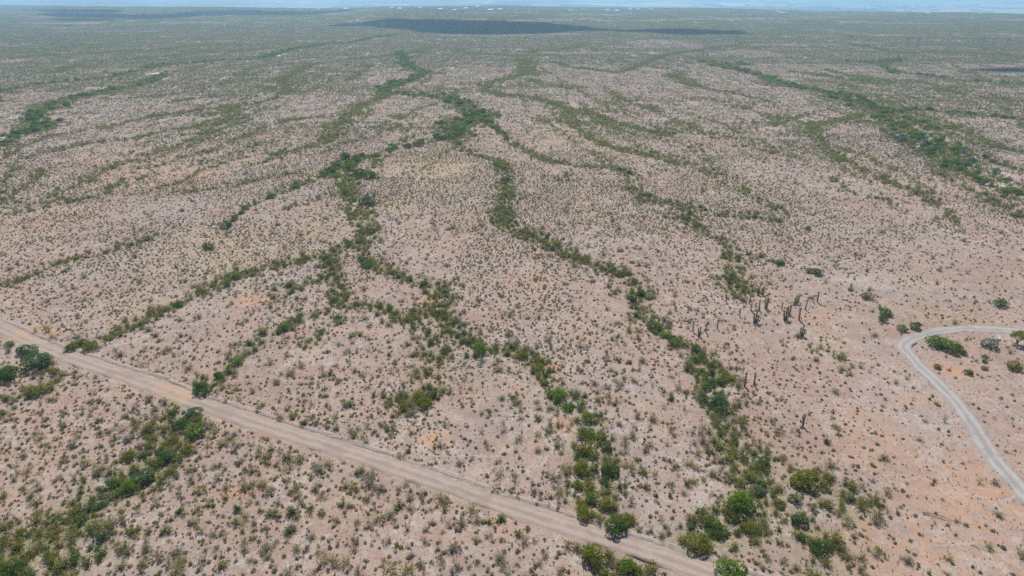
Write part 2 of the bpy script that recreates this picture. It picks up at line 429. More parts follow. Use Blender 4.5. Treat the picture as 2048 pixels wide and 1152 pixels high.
def ground_material():
    m, nt, out = mat('desert_soil')
    pos = N(nt, 'ShaderNodeNewGeometry').outputs['Position']
    n50, n12, n3, n1, n05 = (noise(nt, pos, s, d) for s, d in ((.016, 3), (.09, 4), (.4, 4), (1.6, 3), (6.0, 3)))
    c = mix(nt, ramp(nt, n50, .38, .62), (.375, .255, .205), (.34, .262, .226))
    c = mix(nt, mul(nt, ramp(nt, n12, .45, .66), .7), c, (.39, .272, .20))
    c = mix(nt, mul(nt, ramp(nt, n12, .5, .34), .6), c, (.29, .222, .19))
    c = mix(nt, mul(nt, ramp(nt, n3, .5, .68), .6), c, (.385, .335, .305))
    c = mix(nt, mul(nt, ramp(nt, n3, .5, .32), .65), c, (.27, .195, .158))
    n30 = noise(nt, pos, .035, 5, .6)
    c = mix(nt, mul(nt, ramp(nt, n30, .5, .64), .6), c, (.31, .205, .155))
    c = mix(nt, mul(nt, ramp(nt, n30, .46, .36), .4), c, (.36, .305, .275))
    # thin trails and rills: pale winding lines where a broad noise crosses its middle
    for sc, amt, wd in ((.028, .55, .012), (.075, .4, .016)):
        nn = noise(nt, pos, sc, 5, .6)
        ln = ramp(nt, mul(nt, mul(nt, nn, .5, 'SUBTRACT'), 0.0, 'ABSOLUTE'), wd, 0.0)
        c = mix(nt, mul(nt, ln, amt), c, (.45, .40, .365))
    c = mix(nt, mul(nt, ramp(nt, n1, .48, .68), .65), c, (.215, .165, .137))
    c = mix(nt, mul(nt, ramp(nt, n05, .53, .68), .65), c, (.165, .128, .105))
    c = mix(nt, mul(nt, ramp(nt, n05, .45, .3), .4), c, (.50, .435, .39))
    spk = noise(nt, pos, 1.1, 5, .7)
    c = mix(nt, mul(nt, mul(nt, attr(nt, 'wash'), ramp(nt, spk, .38, .6)), .75), c, (.185, .18, .085))
    c = mix(nt, mul(nt, mul(nt, attr(nt, 'grass'), .75), ramp(nt, spk, .42, .60)), c, (.43, .335, .175))
    c = mix(nt, mul(nt, attr(nt, 'orange'), ramp(nt, noise(nt, pos, .5, 5, .7), .40, .58)), c, (.47, .265, .14))
    c = mix(nt, mul(nt, attr(nt, 'sand'), ramp(nt, spk, .3, .5)), c, (.52, .49, .465))
    # farmland and town of the valley floor
    vor = N(nt, 'ShaderNodeTexVoronoi')
    mp = N(nt, 'ShaderNodeMapping')
    mp.inputs['Scale'].default_value = (.0022, .0011, 0)
    nt.links.new(pos, mp.inputs['Vector'])
    nt.links.new(mp.outputs[0], vor.inputs['Vector'])
    vor.inputs['Scale'].default_value = 1.0
    sep = N(nt, 'ShaderNodeSeparateColor')
    nt.links.new(vor.outputs['Color'], sep.inputs[0])
    v = mix(nt, ramp(nt, sep.outputs[0], .35, .6), (.07, .11, .045), (.36, .31, .26))
    v = mix(nt, ramp(nt, sep.outputs[1], .8, .9), v, (.6, .55, .48))
    c = mix(nt, attr(nt, 'valley'), c, v)
    bmp = mul(nt, mul(nt, n1, .5), mul(nt, n05, .5), 'ADD')
    finish(nt, out, c, .95, bmp, .5, .12)
    return m

def road_material(name, base, track, edge, centre):
    m, nt, out = mat(name)
    pos = N(nt, 'ShaderNodeNewGeometry').outputs['Position']
    a = mul(nt, attr(nt, 'across'), 0.0, 'ADD')
    ab = mul(nt, a, a, 'MULTIPLY')
    nz = noise(nt, pos, .5, 4, .6)
    n2 = noise(nt, pos, 4.0, 3, .6)
    d = mul(nt, mul(nt, ab, mul(nt, mul(nt, nz, .25), -.12, 'ADD'), 'ADD'), 0.0, 'ADD')
    trk = mul(nt, ramp(nt, d, .03, .14), ramp(nt, d, .52, .34))
    c = mix(nt, trk, base, track)
    c = mix(nt, mul(nt, ramp(nt, d, .05, .0), .6), c, centre)
    c = mix(nt, mul(nt, ramp(nt, d, .5, .9), .8), c, edge)
    c = mix(nt, mul(nt, ramp(nt, n2, .5, .68), .6), c, tuple(x * .62 for x in base))
    n4 = noise(nt, pos, .18, 5, .65)
    c = mix(nt, mul(nt, ramp(nt, n4, .5, .62), .55), c, tuple(x * .78 for x in base))
    c = mix(nt, mul(nt, ramp(nt, nz, .52, .75), .45), c, tuple(min(1, x * 1.18) for x in base))
    c = mix(nt, mul(nt, attr(nt, 'rust'), .6), c, (.46, .31, .19))
    finish(nt, out, c, .95, n2, .4, .05)
    return m

def leaf_material(name, a, b, trans=.28, tip=None):
    m, nt, out = mat(name)
    oi = N(nt, 'ShaderNodeObjectInfo').outputs['Random']
    tc = N(nt, 'ShaderNodeTexCoord').outputs['Object']
    c = mix(nt, oi, a, b)
    nz = noise(nt, tc, 5.0, 2)
    c = mix(nt, ramp(nt, nz, .42, .68), c, tip or tuple(min(1, x * 1.45 + .012) for x in b))
    d = N(nt, 'ShaderNodeBsdfDiffuse')
    t = N(nt, 'ShaderNodeBsdfTranslucent')
    ms = N(nt, 'ShaderNodeMixShader')
    ms.inputs[0].default_value = trans
    nt.links.new(c, d.inputs['Color'])
    nt.links.new(c, t.inputs['Color'])
    nt.links.new(d.outputs[0], ms.inputs[1])
    nt.links.new(t.outputs[0], ms.inputs[2])
    nt.links.new(ms.outputs[0], out.inputs['Surface'])
    return m

def plain(name, c, rough=.9, var=.25, scale=3.0):
    m, nt, out = mat(name)
    tc = N(nt, 'ShaderNodeTexCoord').outputs['Object']
    nz = noise(nt, tc, scale, 3)
    finish(nt, out, mix(nt, nz, tuple(x * (1 - var) for x in c), tuple(min(1, x * (1 + var)) for x in c)), rough)
    return m

M = {}
M['soil'] = ground_material()
M['road'] = road_material('packed_dirt', (.335, .262, .216), (.375, .308, .265), (.345, .25, .203), (.28, .215, .175))
M['gravel'] = road_material('pale_gravel', (.33, .298, .277), (.395, .37, .358), (.345, .265, .22), (.29, .255, .23))
M['berm'] = plain('berm_spoil', (.33, .275, .235), .95, .45, 2.0)
M['bark'] = plain('bark', (.13, .105, .085), .9)
M['twig'] = plain('twig', (.26, .22, .17), .9)
M['leaf_green'] = leaf_material('leaf_green', (.125,.215,.018), (.165,.255,.03), .55)
M['leaf_dark'] = leaf_material('leaf_dark', (.075,.135,.022), (.10,.165,.03), .55)
M['leaf_blue'] = leaf_material('leaf_blue', (.105,.17,.07), (.13,.20,.088), .55)
M['leaf_olive'] = leaf_material('leaf_olive', (.175,.20,.018), (.21,.22,.028), .55)
M['leaf_silver'] = leaf_material('leaf_silver', (.22,.25,.22), (.27,.29,.26), .45)
M['leaf_acacia'] = leaf_material('leaf_acacia', (.185,.205,.04), (.24,.245,.06), .55)
M['leaf_creosote'] = leaf_material('leaf_creosote', (.25,.245,.095), (.32,.30,.13), .55)
M['leaf_scrub'] = leaf_material('leaf_scrub', (.215,.20,.14), (.29,.265,.19), .5)
M['leaf_straw'] = leaf_material('leaf_straw', (.26, .21, .11), (.36, .29, .15), .3)
M['yucca_green'] = leaf_material('yucca_green', (.20,.22,.085), (.25,.25,.11), .4)
M['yucca_dead'] = leaf_material('yucca_dead', (.27, .205, .145), (.34, .26, .185), .4)
M['pole_wood'] = plain('pole_wood', (.10, .085, .075), .8)
M['pole_steel'] = plain('pole_steel', (.62, .62, .62), .5)
M['white_wall'] = plain('white_wall', (.66, .64, .60), .7, .06)
M['tan_wall'] = plain('tan_wall', (.50, .40, .32), .8, .1)
M['pale_roof'] = plain('pale_roof', (.52, .51, .50), .5, .08)
M['brown_roof'] = plain('brown_roof', (.24, .17, .14), .8, .1)
M['dark_glass'] = plain('dark_glass', (.04, .05, .06), .2, .1)
M['white_plastic'] = plain('white_plastic', (.82, .82, .80), .4, .03)
M['stone'] = plain('stone', (.30, .26, .235), .9, .35, 6.0)

# ------------------------------------------------------------------ mesh tools
class MB:
    def __init__(self):
        self.v, self.f, self.n, self.mi = [], [], 0, []
    def quads(self, V, mi=0):
        """V: (n,4,3) array"""
        V = np.asarray(V, float)
        k = len(V)
        if not k:
            return
        self.v.append(V.reshape(-1, 3))
        F = np.arange(4 * k).reshape(k, 4) + self.n
        self.f += F.tolist()
        self.mi += [mi] * k
        self.n += 4 * k
    def poly(self, verts, faces, mi=0):
        V = np.asarray(verts, float)
        self.v.append(V)
        self.f += [[i + self.n for i in f] for f in faces]
        self.mi += [mi] * len(faces)
        self.n += len(V)
    def tube(self, pts, rad, seg=4, mi=0):
        pts = [Vector(p) for p in pts]
        vs_, fs = [], []
        for i, p in enumerate(pts):
            d = (pts[min(i + 1, len(pts) - 1)] - pts[max(i - 1, 0)]).normalized()
            a = d.orthogonal().normalized()
            b = d.cross(a)
            for k in range(seg):
                t = 2 * PI * k / seg
                vs_.append(tuple(p + (a * math.cos(t) + b * math.sin(t)) * rad[i]))
        for i in range(len(pts) - 1):
            for k in range(seg):
                k2 = (k + 1) % seg
                fs.append([i * seg + k, i * seg + k2, (i + 1) * seg + k2, (i + 1) * seg + k])
        fs.append(list(range(seg))[::-1])
        fs.append([(len(pts) - 1) * seg + k for k in range(seg)])
        self.poly(vs_, fs, mi)
    def box(self, c, s, mi=0, rz=0.0):
        x, y, z = s[0] / 2, s[1] / 2, s[2] / 2
        cr, sr = math.cos(rz), math.sin(rz)
        P = [(-x, -y, -z), (x, -y, -z), (x, y, -z), (-x, y, -z), (-x, -y, z), (x, -y, z), (x, y, z), (-x, y, z)]
        P = [(c[0] + a * cr - b * sr, c[1] + a * sr + b * cr, c[2] + d) for a, b, d in P]
        self.poly(P, [[0, 3, 2, 1], [4, 5, 6, 7], [0, 1, 5, 4], [1, 2, 6, 5], [2, 3, 7, 6], [3, 0, 4, 7]], mi)
    def mesh(self, name, mats, smooth=False):
        me = bpy.data.meshes.new(name)
        V = np.concatenate(self.v)
        me.from_pydata(V.tolist(), [], self.f)
        for m in mats:
            me.materials.append(m)
        if len(mats) > 1:
            me.polygons.foreach_set('material_index', self.mi)
        if smooth:
            me.polygons.foreach_set('use_smooth', [True] * len(me.polygons))
        me.update()
        return me

def leaf_quads(c, out_dir, size, aspect, r, spread=.8):
    """a small leaf spray at each centre, facing roughly outward"""
    n = len(c)
    nor = out_dir + r.normal(0, spread, (n, 3))
    nor /= np.linalg.norm(nor, axis=1, keepdims=True) + 1e-9
    t = np.cross(nor, r.normal(0, 1, (n, 3)))
    t /= np.linalg.norm(t, axis=1, keepdims=True) + 1e-9
    b = np.cross(nor, t)
    s = (size * (0.65 + .7 * r.random(n)))[:, None]
    return np.stack([c - t * s * aspect, c - b * s * .5, c + t * s * aspect, c + b * s * .5], 1)

def blade_quads(base, tip, width, r):
    """narrow blades from base to tip"""
    d = tip - base
    s = np.cross(d, r.normal(0, 1, d.shape))
    s /= np.linalg.norm(s, axis=1, keepdims=True) + 1e-9
    w = np.asarray(width)[:, None] if np.ndim(width) else width
    mid = base + d * .55
    return np.stack([base, mid - s * w, tip, mid + s * w], 1)

# ---- shrubs: returns (foliage MB, stem MB). Radius 1 for the mesquite, height 1 for the others
def gen_mesquite(seed, leaves=1500, size=.075, lean=0.0):
    r = np.random.default_rng(seed)
    nl = r.integers(10, 15)
    ang = r.random(nl) * 2 * PI
    rad = .2 + .52 * np.sqrt(r.random(nl))
    ell = 0.75 + .25 * r.random()
    C = np.stack([np.cos(ang) * rad, np.sin(ang) * rad * ell, .28 + .36 * r.random(nl) * (1.15 - rad)], 1)
    C = np.vstack([C, [[.05, .0, .58], [-.2, .12, .45]]])
    R = np.concatenate([.24 + .17 * r.random(nl), [.36, .36]])
    F, S = MB(), MB()
    k = r.integers(0, len(R), leaves * 2)
    d = r.normal(0, 1, (leaves * 2, 3))
    d /= np.linalg.norm(d, axis=1, keepdims=True)
    d[:, 2] = np.abs(d[:, 2]) * np.where(r.random(leaves * 2) < .75, 1, -1)
    shell = 1 - .28 * r.random(leaves * 2) ** 1.6 + .10 * (r.random(leaves * 2) < .12)
    p = C[k] + d * (R[k] * shell)[:, None] * np.array([1, 1, .85])
    dist = np.min(np.linalg.norm((p[:, None, :] - C[None]) / R[None, :, None], axis=2), axis=1)
    keep = (dist > .66) & (p[:, 2] > .02)
    p, d = p[keep][:leaves], d[keep][:leaves]
    F.quads(leaf_quads(p, d * .7 + np.array([0, 0, 1.0]), size, .62, r, .6))
    for i in range(6):
        a = r.random() * 2 * PI
        q = C[r.integers(0, len(C))]
        S.tube([(math.cos(a) * .05, math.sin(a) * .05, -.05), tuple(q * np.array([.55, .55, .45])), tuple(q)], [.035, .025, .012], 4)
    return F, S

def gen_wisp(seed, stems=24, per=13, size=.075, tilt=.95, spread=.55, start=.35, aspect=.6):
    r = np.random.default_rng(seed)
    F, S = MB(), MB()
    for i in range(stems):
        a, t = r.random() * 2 * PI, tilt * (0.12 + .88 * r.random())
        L = (.72 + .33 * r.random()) * (1.0 - .12 * t)
        d0 = np.array([math.cos(a) * math.sin(t), math.sin(a) * math.sin(t), math.cos(t)])
        b = np.array([math.cos(a), math.sin(a), 0]) * .05
        bend = np.array([math.cos(a), math.sin(a), .0]) * .12 * r.normal() + r.normal(0, .05, 3)
        ts = np.array([0, .5, 1.0])
        P = b + np.outer(ts, d0 * L) + np.outer(ts * (1 - ts) * 2, bend)
        P[0, 2] = -.04
        S.tube(P.tolist(), [.014, .010, .004], 3)
        u = start + (1.03 - start) * r.random(per) ** .8
        p = b + np.outer(u, d0 * L) + np.outer(u * (1 - u) * 2, bend) + r.normal(0, .055 * spread / .55, (per, 3))
        p[:, 2] = np.maximum(p[:, 2], .03)
        F.quads(leaf_quads(p, np.tile(d0 * .3 + np.array([0, 0, 1.1]), (per, 1)), size, aspect, r, .7))
    return F, S

def gen_low(seed, n=60, size=.11):
    """low rounded scrub, width 1, height .55"""
    r = np.random.default_rng(seed)
    F = MB()
    a, q = r.random(n) * 2 * PI, np.sqrt(r.random(n))
    ell = .7 + .3 * r.random()
    hgt = (.58 - .42 * q ** 2) * (.6 + .5 * r.random(n))
    tip = np.stack([np.cos(a) * q * .5, np.sin(a) * q * .5 * ell, hgt], 1)
    base = tip * np.array([.3, .3, 0]) + np.array([0, 0, -.02])
    F.quads(blade_quads(base, tip, .035 + .04 * r.random(n), r))
    F.quads(leaf_quads(tip, tip * np.array([1.2, 1.2, 1.0]), size, .6, r))
    return F, None

def gen_tuft(seed, n=16):
    r = np.random.default_rng(seed)
    F = MB()
    a, q = r.random(n) * 2 * PI, r.random(n)
    tip = np.stack([np.cos(a) * q * .42, np.sin(a) * q * .42, .35 + .4 * r.random(n)], 1)
    F.quads(blade_quads(tip * np.array([.25, .25, 0]) - np.array([0, 0, .02]), tip, .05, r))
    return F, None

def gen_stone(seed):
    r = np.random.default_rng(seed)
    import bmesh
    bm = bmesh.new()
    bmesh.ops.create_icosphere(bm, subdivisions=1, radius=.5)
    for v in bm.verts:
        v.co *= .75 + .45 * r.random()
        v.co.z *= .6
    mb = MB()
    mb.poly([tuple(v.co) for v in bm.verts], [[v.index for v in f.verts] for f in bm.faces])
    bm.free()
    return mb, None

def join_mb(F, S, name, lm, sm):
    J = MB()
    J.v, J.f, J.n, J.mi = list(F.v), list(F.f), F.n, [0] * len(F.f)
    if S is not None:
        J.f += [[i + J.n for i in f] for f in S.f]
        J.v += S.v
        J.mi += [1] * len(S.f)
        J.n += S.n
    return J.mesh(name, [lm] + ([sm] if S is not None else []))

def link(o, parent=None):
    col.objects.link(o)
    if parent is not None:
        o.parent = parent
    return o

def tag(o, label=None, cat=None, group=None, kind=None):
    if label: o['label'] = label
    if cat: o['category'] = cat
    if group: o['group'] = group
    if kind: o['kind'] = kind
    return o

def new(name, me, parent=None):
    return link(bpy.data.objects.new(name, me), parent)

# ------------------------------------------------------------------ the ground: one sheet to the horizon
def make_ground():
    ys = [-260., -160., -90., -40., 0., 20.]
    y = 34.0
    while y < 46000:
        ys.append(y)
        y += max(.62, y * .0075) if y < 3800 else y * .03
    ys = np.array(ys)
    ns = 330
    s = np.linspace(-1, 1, ns)
    s = s * (0.75 + .25 * s * s)
    X = np.outer(np.maximum(ys, 0) * 1.05 + 70, s)
    Y = np.repeat(ys[:, None], ns, 1)
    x, y = X.ravel(), Y.ravel()
    z = height(x, y)
    tall, olive, bed = wash_field(x, y)
    near_road = np.minimum(seg_dist(x, y, ROAD), seg_dist(x, y, LOOP))
    z = z - .3 * bed * sstep(2, 6, near_road) * (y < 1500)
    me = bpy.data.meshes.new('ground')
    nr = len(ys)
    me.vertices.add(len(x))
    me.vertices.foreach_set('co', np.stack([x, y, z], 1).ravel())
    i = np.arange((nr - 1) * (ns - 1))
    a = (i // (ns - 1)) * ns + i % (ns - 1)
    quads = np.stack([a, a + 1, a + ns + 1, a + ns], 1)
    me.loops.add(quads.size)
    me.loops.foreach_set('vertex_index', quads.ravel())
    me.polygons.add(len(quads))
    me.polygons.foreach_set('loop_start', np.arange(0, quads.size, 4))
    me.polygons.foreach_set('use_smooth', np.ones(len(quads), bool))
    me.update(calc_edges=True)
    so = soil_field(x, y)
    core = np.clip(tall * 1.6 - .7, 0, 1) * sstep(.56, .7, vnoise(x, y, 6, 33)) * (y < 900)
    so['sand'] = np.maximum(so['sand'], .85 * core)
    val = sstep(300, 700, y - edge_y(x, y))
    for nm, v in (('wash', np.clip(olive, 0, 1)), ('grass', so['grass']), ('orange', so['orange']), ('sand', so['sand']), ('valley', val)):
        at_ = me.attributes.new(nm, 'FLOAT', 'POINT')
        at_.data.foreach_set('value', v.astype(np.float32))
    me.materials.append(M['soil'])
    tag(new('ground', me), 'wide pinkish tan desert plain of bare soil running to the hazy valley', kind='structure')
make_ground()

def road_strip(name, P, width, m, label, berm=None, rust=None):
    n = len(P)
    T = np.gradient(P, axis=0)
    T /= np.linalg.norm(T, axis=1, keepdims=True)
    Nn = np.stack([-T[:, 1], T[:, 0]], 1)
    acr = np.array([-1.22, -1, -.7, -.4, 0, .4, .7, 1, 1.22])
    lift = np.array([-.10, .03, .05, .035, .06, .035, .05, .03, -.10])
    L = np.cumsum(np.r_[0, np.linalg.norm(np.diff(P, axis=0), axis=1)])
    m2 = max(n, int(L[-1] / 1.0))
    li = np.linspace(0, L[-1], m2)
    Q = np.stack([np.interp(li, L, P[:, 0]), np.interp(li, L, P[:, 1])], 1)
    NQ = np.stack([np.interp(li, L, Nn[:, 0]), np.interp(li, L, Nn[:, 1])], 1)
    wv = width * (0.78 + .36 * vnoise(li, li * 0, 9, 51) + .2 * vnoise(li, li * 0, 3, 50))
    V, A, Rr = [], [], []
    for k, a in enumerate(acr):
        jit = (vnoise(li, li * 0 + k, 1.7, 52 + k) - .5) * (.95 if abs(a) > .9 else .35)
        pp = Q + NQ * (a * wv / 2 + jit)[:, None]
        V.append(np.c_[pp, height(pp[:, 0], pp[:, 1]) + lift[k]])
        A.append(np.full(m2, a))
        rr = np.zeros(m2)
        for rx, ry, rd in rust or ():
            rr = np.maximum(rr, np.clip(1.3 - np.hypot(pp[:, 0] - rx, pp[:, 1] - ry) / rd, 0, 1) * vnoise(pp[:, 0], pp[:, 1], 1.5, 61) * 1.4)
        Rr.append(np.clip(rr, 0, 1))
    V, A, Rr = np.stack(V, 1).reshape(-1, 3), np.stack(A, 1).ravel(), np.stack(Rr, 1).ravel()
    K = len(acr)
    F = [[i * K + k, (i + 1) * K + k, (i + 1) * K + k + 1, i * K + k + 1][::-1] for i in range(m2 - 1) for k in range(K - 1)]
    me = bpy.data.meshes.new(name)
    me.from_pydata(V.tolist(), [], F)
    for nm, v in (('across', A), ('rust', Rr)):
        at_ = me.attributes.new(nm, 'FLOAT', 'POINT')
        at_.data.foreach_set('value', v.astype(np.float32))
    me.polygons.foreach_set('use_smooth', [True] * len(F))
    me.materials.append(m)
    me.update()
    tag(new(name, me), label, kind='structure')
    if berm is not None:
        # a low grader berm of spoil along one side
        offs = np.array([0, .35, .75, 1.15, 1.6])
        hh = np.array([-.15, .10, .20, .08, -.18])
        V = []
        for k in range(5):
            nz = vnoise(li, li * 0 + k * 3, 1.3, 71 + k)
            pp = Q + NQ * (berm * (wv / 2 + .15 + offs[k] + (nz - .5) * .3))[:, None]
            V.append(np.c_[pp, height(pp[:, 0], pp[:, 1]) + hh[k] * (.45 + .9 * vnoise(li, li * 0 + k, 2.6, 75))])
        V = np.stack(V, 1).reshape(-1, 3)
        F = [[i * 5 + k, (i + 1) * 5 + k, (i + 1) * 5 + k + 1, i * 5 + k + 1] for i in range(m2 - 1) for k in range(4)]
        mb = bpy.data.meshes.new('road_berm')
        mb.from_pydata(V.tolist(), [], F)
        mb.materials.append(M['berm'])
        mb.update()
        tag(new('road_berm', mb), 'low rough berm of dark spoil along the far side of the dirt road', kind='structure')

rx = [(335, 784, 3.5), (85, 672, 4), (50, 668, 3), (372, 798, 2.5)]
rx = [(float(at(a, b)[0]), float(at(a, b)[1]), c) for a, b, c in rx]
road_strip('dirt_road', ROAD, 3.0, M['road'], 'straight packed dirt road crossing the plain at a slant', berm=1, rust=rx)
road_strip('gravel_road', LOOP, 2.7, M['gravel'], 'pale grey gravel drive bending round in a hairpin')

# ------------------------------------------------------------------ haze and clouds
def make_haze():
    mb = MB()
    z0, z1 = VALLEY_Z - 2.0, CAM_H + 6.0
    mb.box((0, 28000, (z0 + z1) / 2), (130000, 64000, z1 - z0))
    m, nt, out = mat('haze_air')
    pv = N(nt, 'ShaderNodeVolumePrincipled')
    pv.inputs['Color'].default_value = (*HAZE_COLOR, 1)
    pv.inputs['Density'].default_value = HAZE_DENSITY
    pv.inputs['Anisotropy'].default_value = 0.35
    nt.links.new(pv.outputs[0], out.inputs['Volume'])
    o = new('haze', mb.mesh('haze', [m]))
    tag(o, 'pale blue haze filling the air over the plain', kind='stuff')
make_haze()

def make_clouds():
    """fair weather clouds high above; their shade lies on the far plain"""
    m, nt, out = mat('cloud_white')
    d = N(nt, 'ShaderNodeBsdfDiffuse')
    d.inputs['Color'].default_value = (.9, .9, .9, 1)
    nt.links.new(d.outputs[0], out.inputs['Surface'])
    r = np.random.default_rng(5)
    import bmesh
    bm = bmesh.new()
    bmesh.ops.create_icosphere(bm, subdivisions=2, radius=1)
    SV = np.array([tuple(v.co) for v in bm.verts]); SF = [[v.index for v in f.verts] for f in bm.faces]
    bm.free()
    polys = [
     [(655,51),(720,46),(780,40),(850,40),(930,42),(1010,43),(1080,45),(1130,50),(1175,56),(1230,60),(1290,60),(1360,60),(1430,61),(1495,64),(1470,69),(1400,69),(1320,67),(1260,65),(1190,62),(1150,62),(1100,66),(1040,68),(960,69),(880,67),(830,62),(760,55)],
     [(60,29),(130,28),(200,29),(280,31),(350,31),(350,36),(270,37),(200,36),(120,34)],
     [(40,20),(120,19),(240,21),(240,25),(120,24)],
     [(80,38),(150,37),(230,39),(220,42),(120,42)],
     [(240,33),(330,30),(420,21),(480,21),(540,24),(640,24),(700,20),(700,23),(620,29),(560,30),(500,30),(430,31),(360,35),(280,39)],
     [(1925,139),(1990,136),(2080,136),(2080,146),(1985,144)],
    ]
    H = 1400.0
    for pi_, pl in enumerate(polys):
        W = poly_w(pl)
        lo, hi = W.min(0), W.max(0)
        area = 0.5 * abs(np.dot(W[:, 0], np.roll(W[:, 1], 1)) - np.dot(W[:, 1], np.roll(W[:, 0], 1)))
        R0 = min(75.0, max(6.0, math.sqrt(area) * .11))
        n = int(min(1500, area / (R0 * R0) * 6.0))
        Q = lo + r.random((n * 6, 2)) * (hi - lo)
        ins = np.zeros(len(Q), bool)
        j = len(W) - 1
        for i in range(len(W)):
            c = (W[i, 1] > Q[:, 1]) != (W[j, 1] > Q[:, 1])
            xx = (W[j, 0] - W[i, 0]) * (Q[:, 1] - W[i, 1]) / (W[j, 1] - W[i, 1] + 1e-9) + W[i, 0]
            ins ^= c & (Q[:, 0] < xx)
            j = i
        dist = seg_dist(Q[:, 0], Q[:, 1], np.vstack([W, W[:1]]))
        Q, dist = Q[ins][:n], dist[ins][:n]
        mb = MB()
        for q, dd in zip(Q, dist):
            rr = min(R0 * (.7 + .7 * r.random()), dd * .8 + R0 * (.12 + .25 * r.random()))
            hz = H + r.random() * 60
            c = np.array([q[0], q[1], 0]) + np.array(SUN_DIR) * (hz / SUN_DIR.z)
            mb.poly(SV * np.array([rr, rr, rr * .5]) + c, SF)
        if mb.n:
            tag(new('cloud', mb.mesh('cloud', [m], True)), 'white fair weather cloud floating high over the far plain', kind='stuff')
make_clouds()

# ------------------------------------------------------------------ scrub prototypes
LEAFS = ['green', 'dark', 'blue', 'olive', 'silver']
PROTO = {}
def proto(kind, name, F, S, lm, sm):
    me = join_mb(F, S, name, lm, sm)
    o = bpy.data.objects.new(name, me)        # source of copies, not placed itself
    fm = F.mesh(name + '_foliage', [lm])
    st = S.mesh(name + '_stem', [sm]) if S is not None else None
    PROTO.setdefault(kind, []).append((o, fm, st, me))

for ci, cname in enumerate(LEAFS):
    for sd in range(3):
        F, S = gen_mesquite(100 + sd * 7 + ci, 1500)
        proto('mesquite', 'mesquite_source', F, S, M['leaf_' + cname], M['bark'])
for ci, cname in enumerate(LEAFS):
    for sd in range(2):
        F, S = gen_mesquite(200 + sd * 7 + ci, 330, .15)
        proto('mesquite_far', 'mesquite_far_source', F, S, M['leaf_' + cname], M['bark'])
for sd in range(5):
    F, S = gen_wisp(300 + sd, 26, 13, .08, 1.1, .8, .2)
    proto('acacia', 'acacia_source', F, S, M['leaf_acacia' if sd < 3 else ('leaf_olive' if sd == 3 else 'leaf_dark')], M['twig'])
for sd in range(4):
    F, S = gen_wisp(330 + sd, 8, 9, .2, 1.0, .8, .2)
    proto('acacia_far', 'acacia_far_source', F, None, M['leaf_acacia' if sd < 3 else 'leaf_olive'], M['twig'])
for sd, (ns, per, sz, tl, st, lm) in enumerate([(22, 12, .075, .95, .35, 'leaf_creosote'), (30, 13, .07, 1.15, .25, 'leaf_creosote'), (14, 12, .07, .75, .4, 'leaf_creosote'), (26, 14, .085, 1.3, .15, 'leaf_acacia'),
                                    (20, 15, .09, .85, .2, 'leaf_olive'), (34, 13, .07, 1.2, .15, 'leaf_scrub'), (16, 9, .07, .8, .4, 'leaf_scrub'), (18, 3, .06, 1.1, .5, 'leaf_straw'), (40, 14, .085, 1.1, .1, 'leaf_dark')]):
    F, S = gen_wisp(400 + sd, ns, per, sz, tl, .7, st)
    proto('creosote', 'creosote_source', F, S, M[lm], M['twig'])
for sd in range(6):
    F, S = gen_low(500 + sd, 46)
    proto('low', 'low_shrub_source', F, None, M[('leaf_scrub', 'leaf_scrub', 'leaf_scrub', 'leaf_creosote', 'leaf_scrub', 'leaf_acacia')[sd]], None)
for sd in range(4):
    F, S = gen_tuft(600 + sd)
    proto('tuft', 'tuft_source', F, None, M['leaf_straw' if sd < 2 else 'leaf_scrub'], None)
for sd in range(4):
    F, S = gen_stone(650 + sd)
    proto('stone', 'stone_source', F, None, M['stone'], None)

def gen_patch(seed, half, nlow, ncre, nol):
    """a piece of far scrub: bushes of a few faces each"""
    r = np.random.default_rng(seed)
    mb = MB()
    def bushes(n, w, h, k, mi, lw):
        c = (r.random((n, 2)) * 2 - 1) * half
        W = w * (.6 + .8 * r.random(n)); Hh = h * (.6 + .8 * r.random(n))
        a, q = r.random((n, k)) * 2 * PI, np.sqrt(r.random((n, k)))
        P = np.stack([c[:, :1] + np.cos(a) * q * W[:, None] * .42, c[:, 1:] + np.sin(a) * q * W[:, None] * .42, Hh[:, None] * (.25 + .65 * r.random((n, k)) * (1 - .5 * q))], 2).reshape(-1, 3)
        sz = np.repeat(W * lw, k)
        o = r.normal(0, .5, P.shape) + np.array([0, 0, .5])
        Q = leaf_quads(P, o, 1.0, .6, r, .6)
        Q = P[:, None, :] + (Q - P[:, None, :]) * sz[:, None, None]
        Q[:, :, 2] = np.maximum(Q[:, :, 2], -.02)
        mb.quads(Q, mi)
    bushes(nlow, .62, .40, 7, 0, .42)
    bushes(ncre, 1.2, 1.0, 11, 1, .34)
    if nol:
        bushes(nol, 1.5, 1.2, 12, 2, .34)
    return mb.mesh('far_scrub_source', [M['leaf_scrub'], M['leaf_acacia'], M['leaf_acacia']])
PATCH = []
for sd in range(9):
    t = sd // 3
    half = 8.0
    PATCH.append(bpy.data.objects.new('far_scrub_source', gen_patch(700 + sd, half, (155, 225, 150)[t], (6, 13, 14)[t], (0, 8, 32)[t])))
for sd in range(6):
    t = sd // 3
    PATCH.append(bpy.data.objects.new('far_scrub_source', gen_patch(730 + sd, 20.0, (420, 520)[t], (50, 90)[t], (12, 150)[t])))

# ------------------------------------------------------------------ scattering
def in_fan(x, y, margin=1.06):
    px, py, d = proj(x, y)
    m = (margin - 1) * 2048
    return (d > 1) & (px > -m - 30) & (px < 2048 + m + 30) & (py < 1152 + m * .6 + 20)

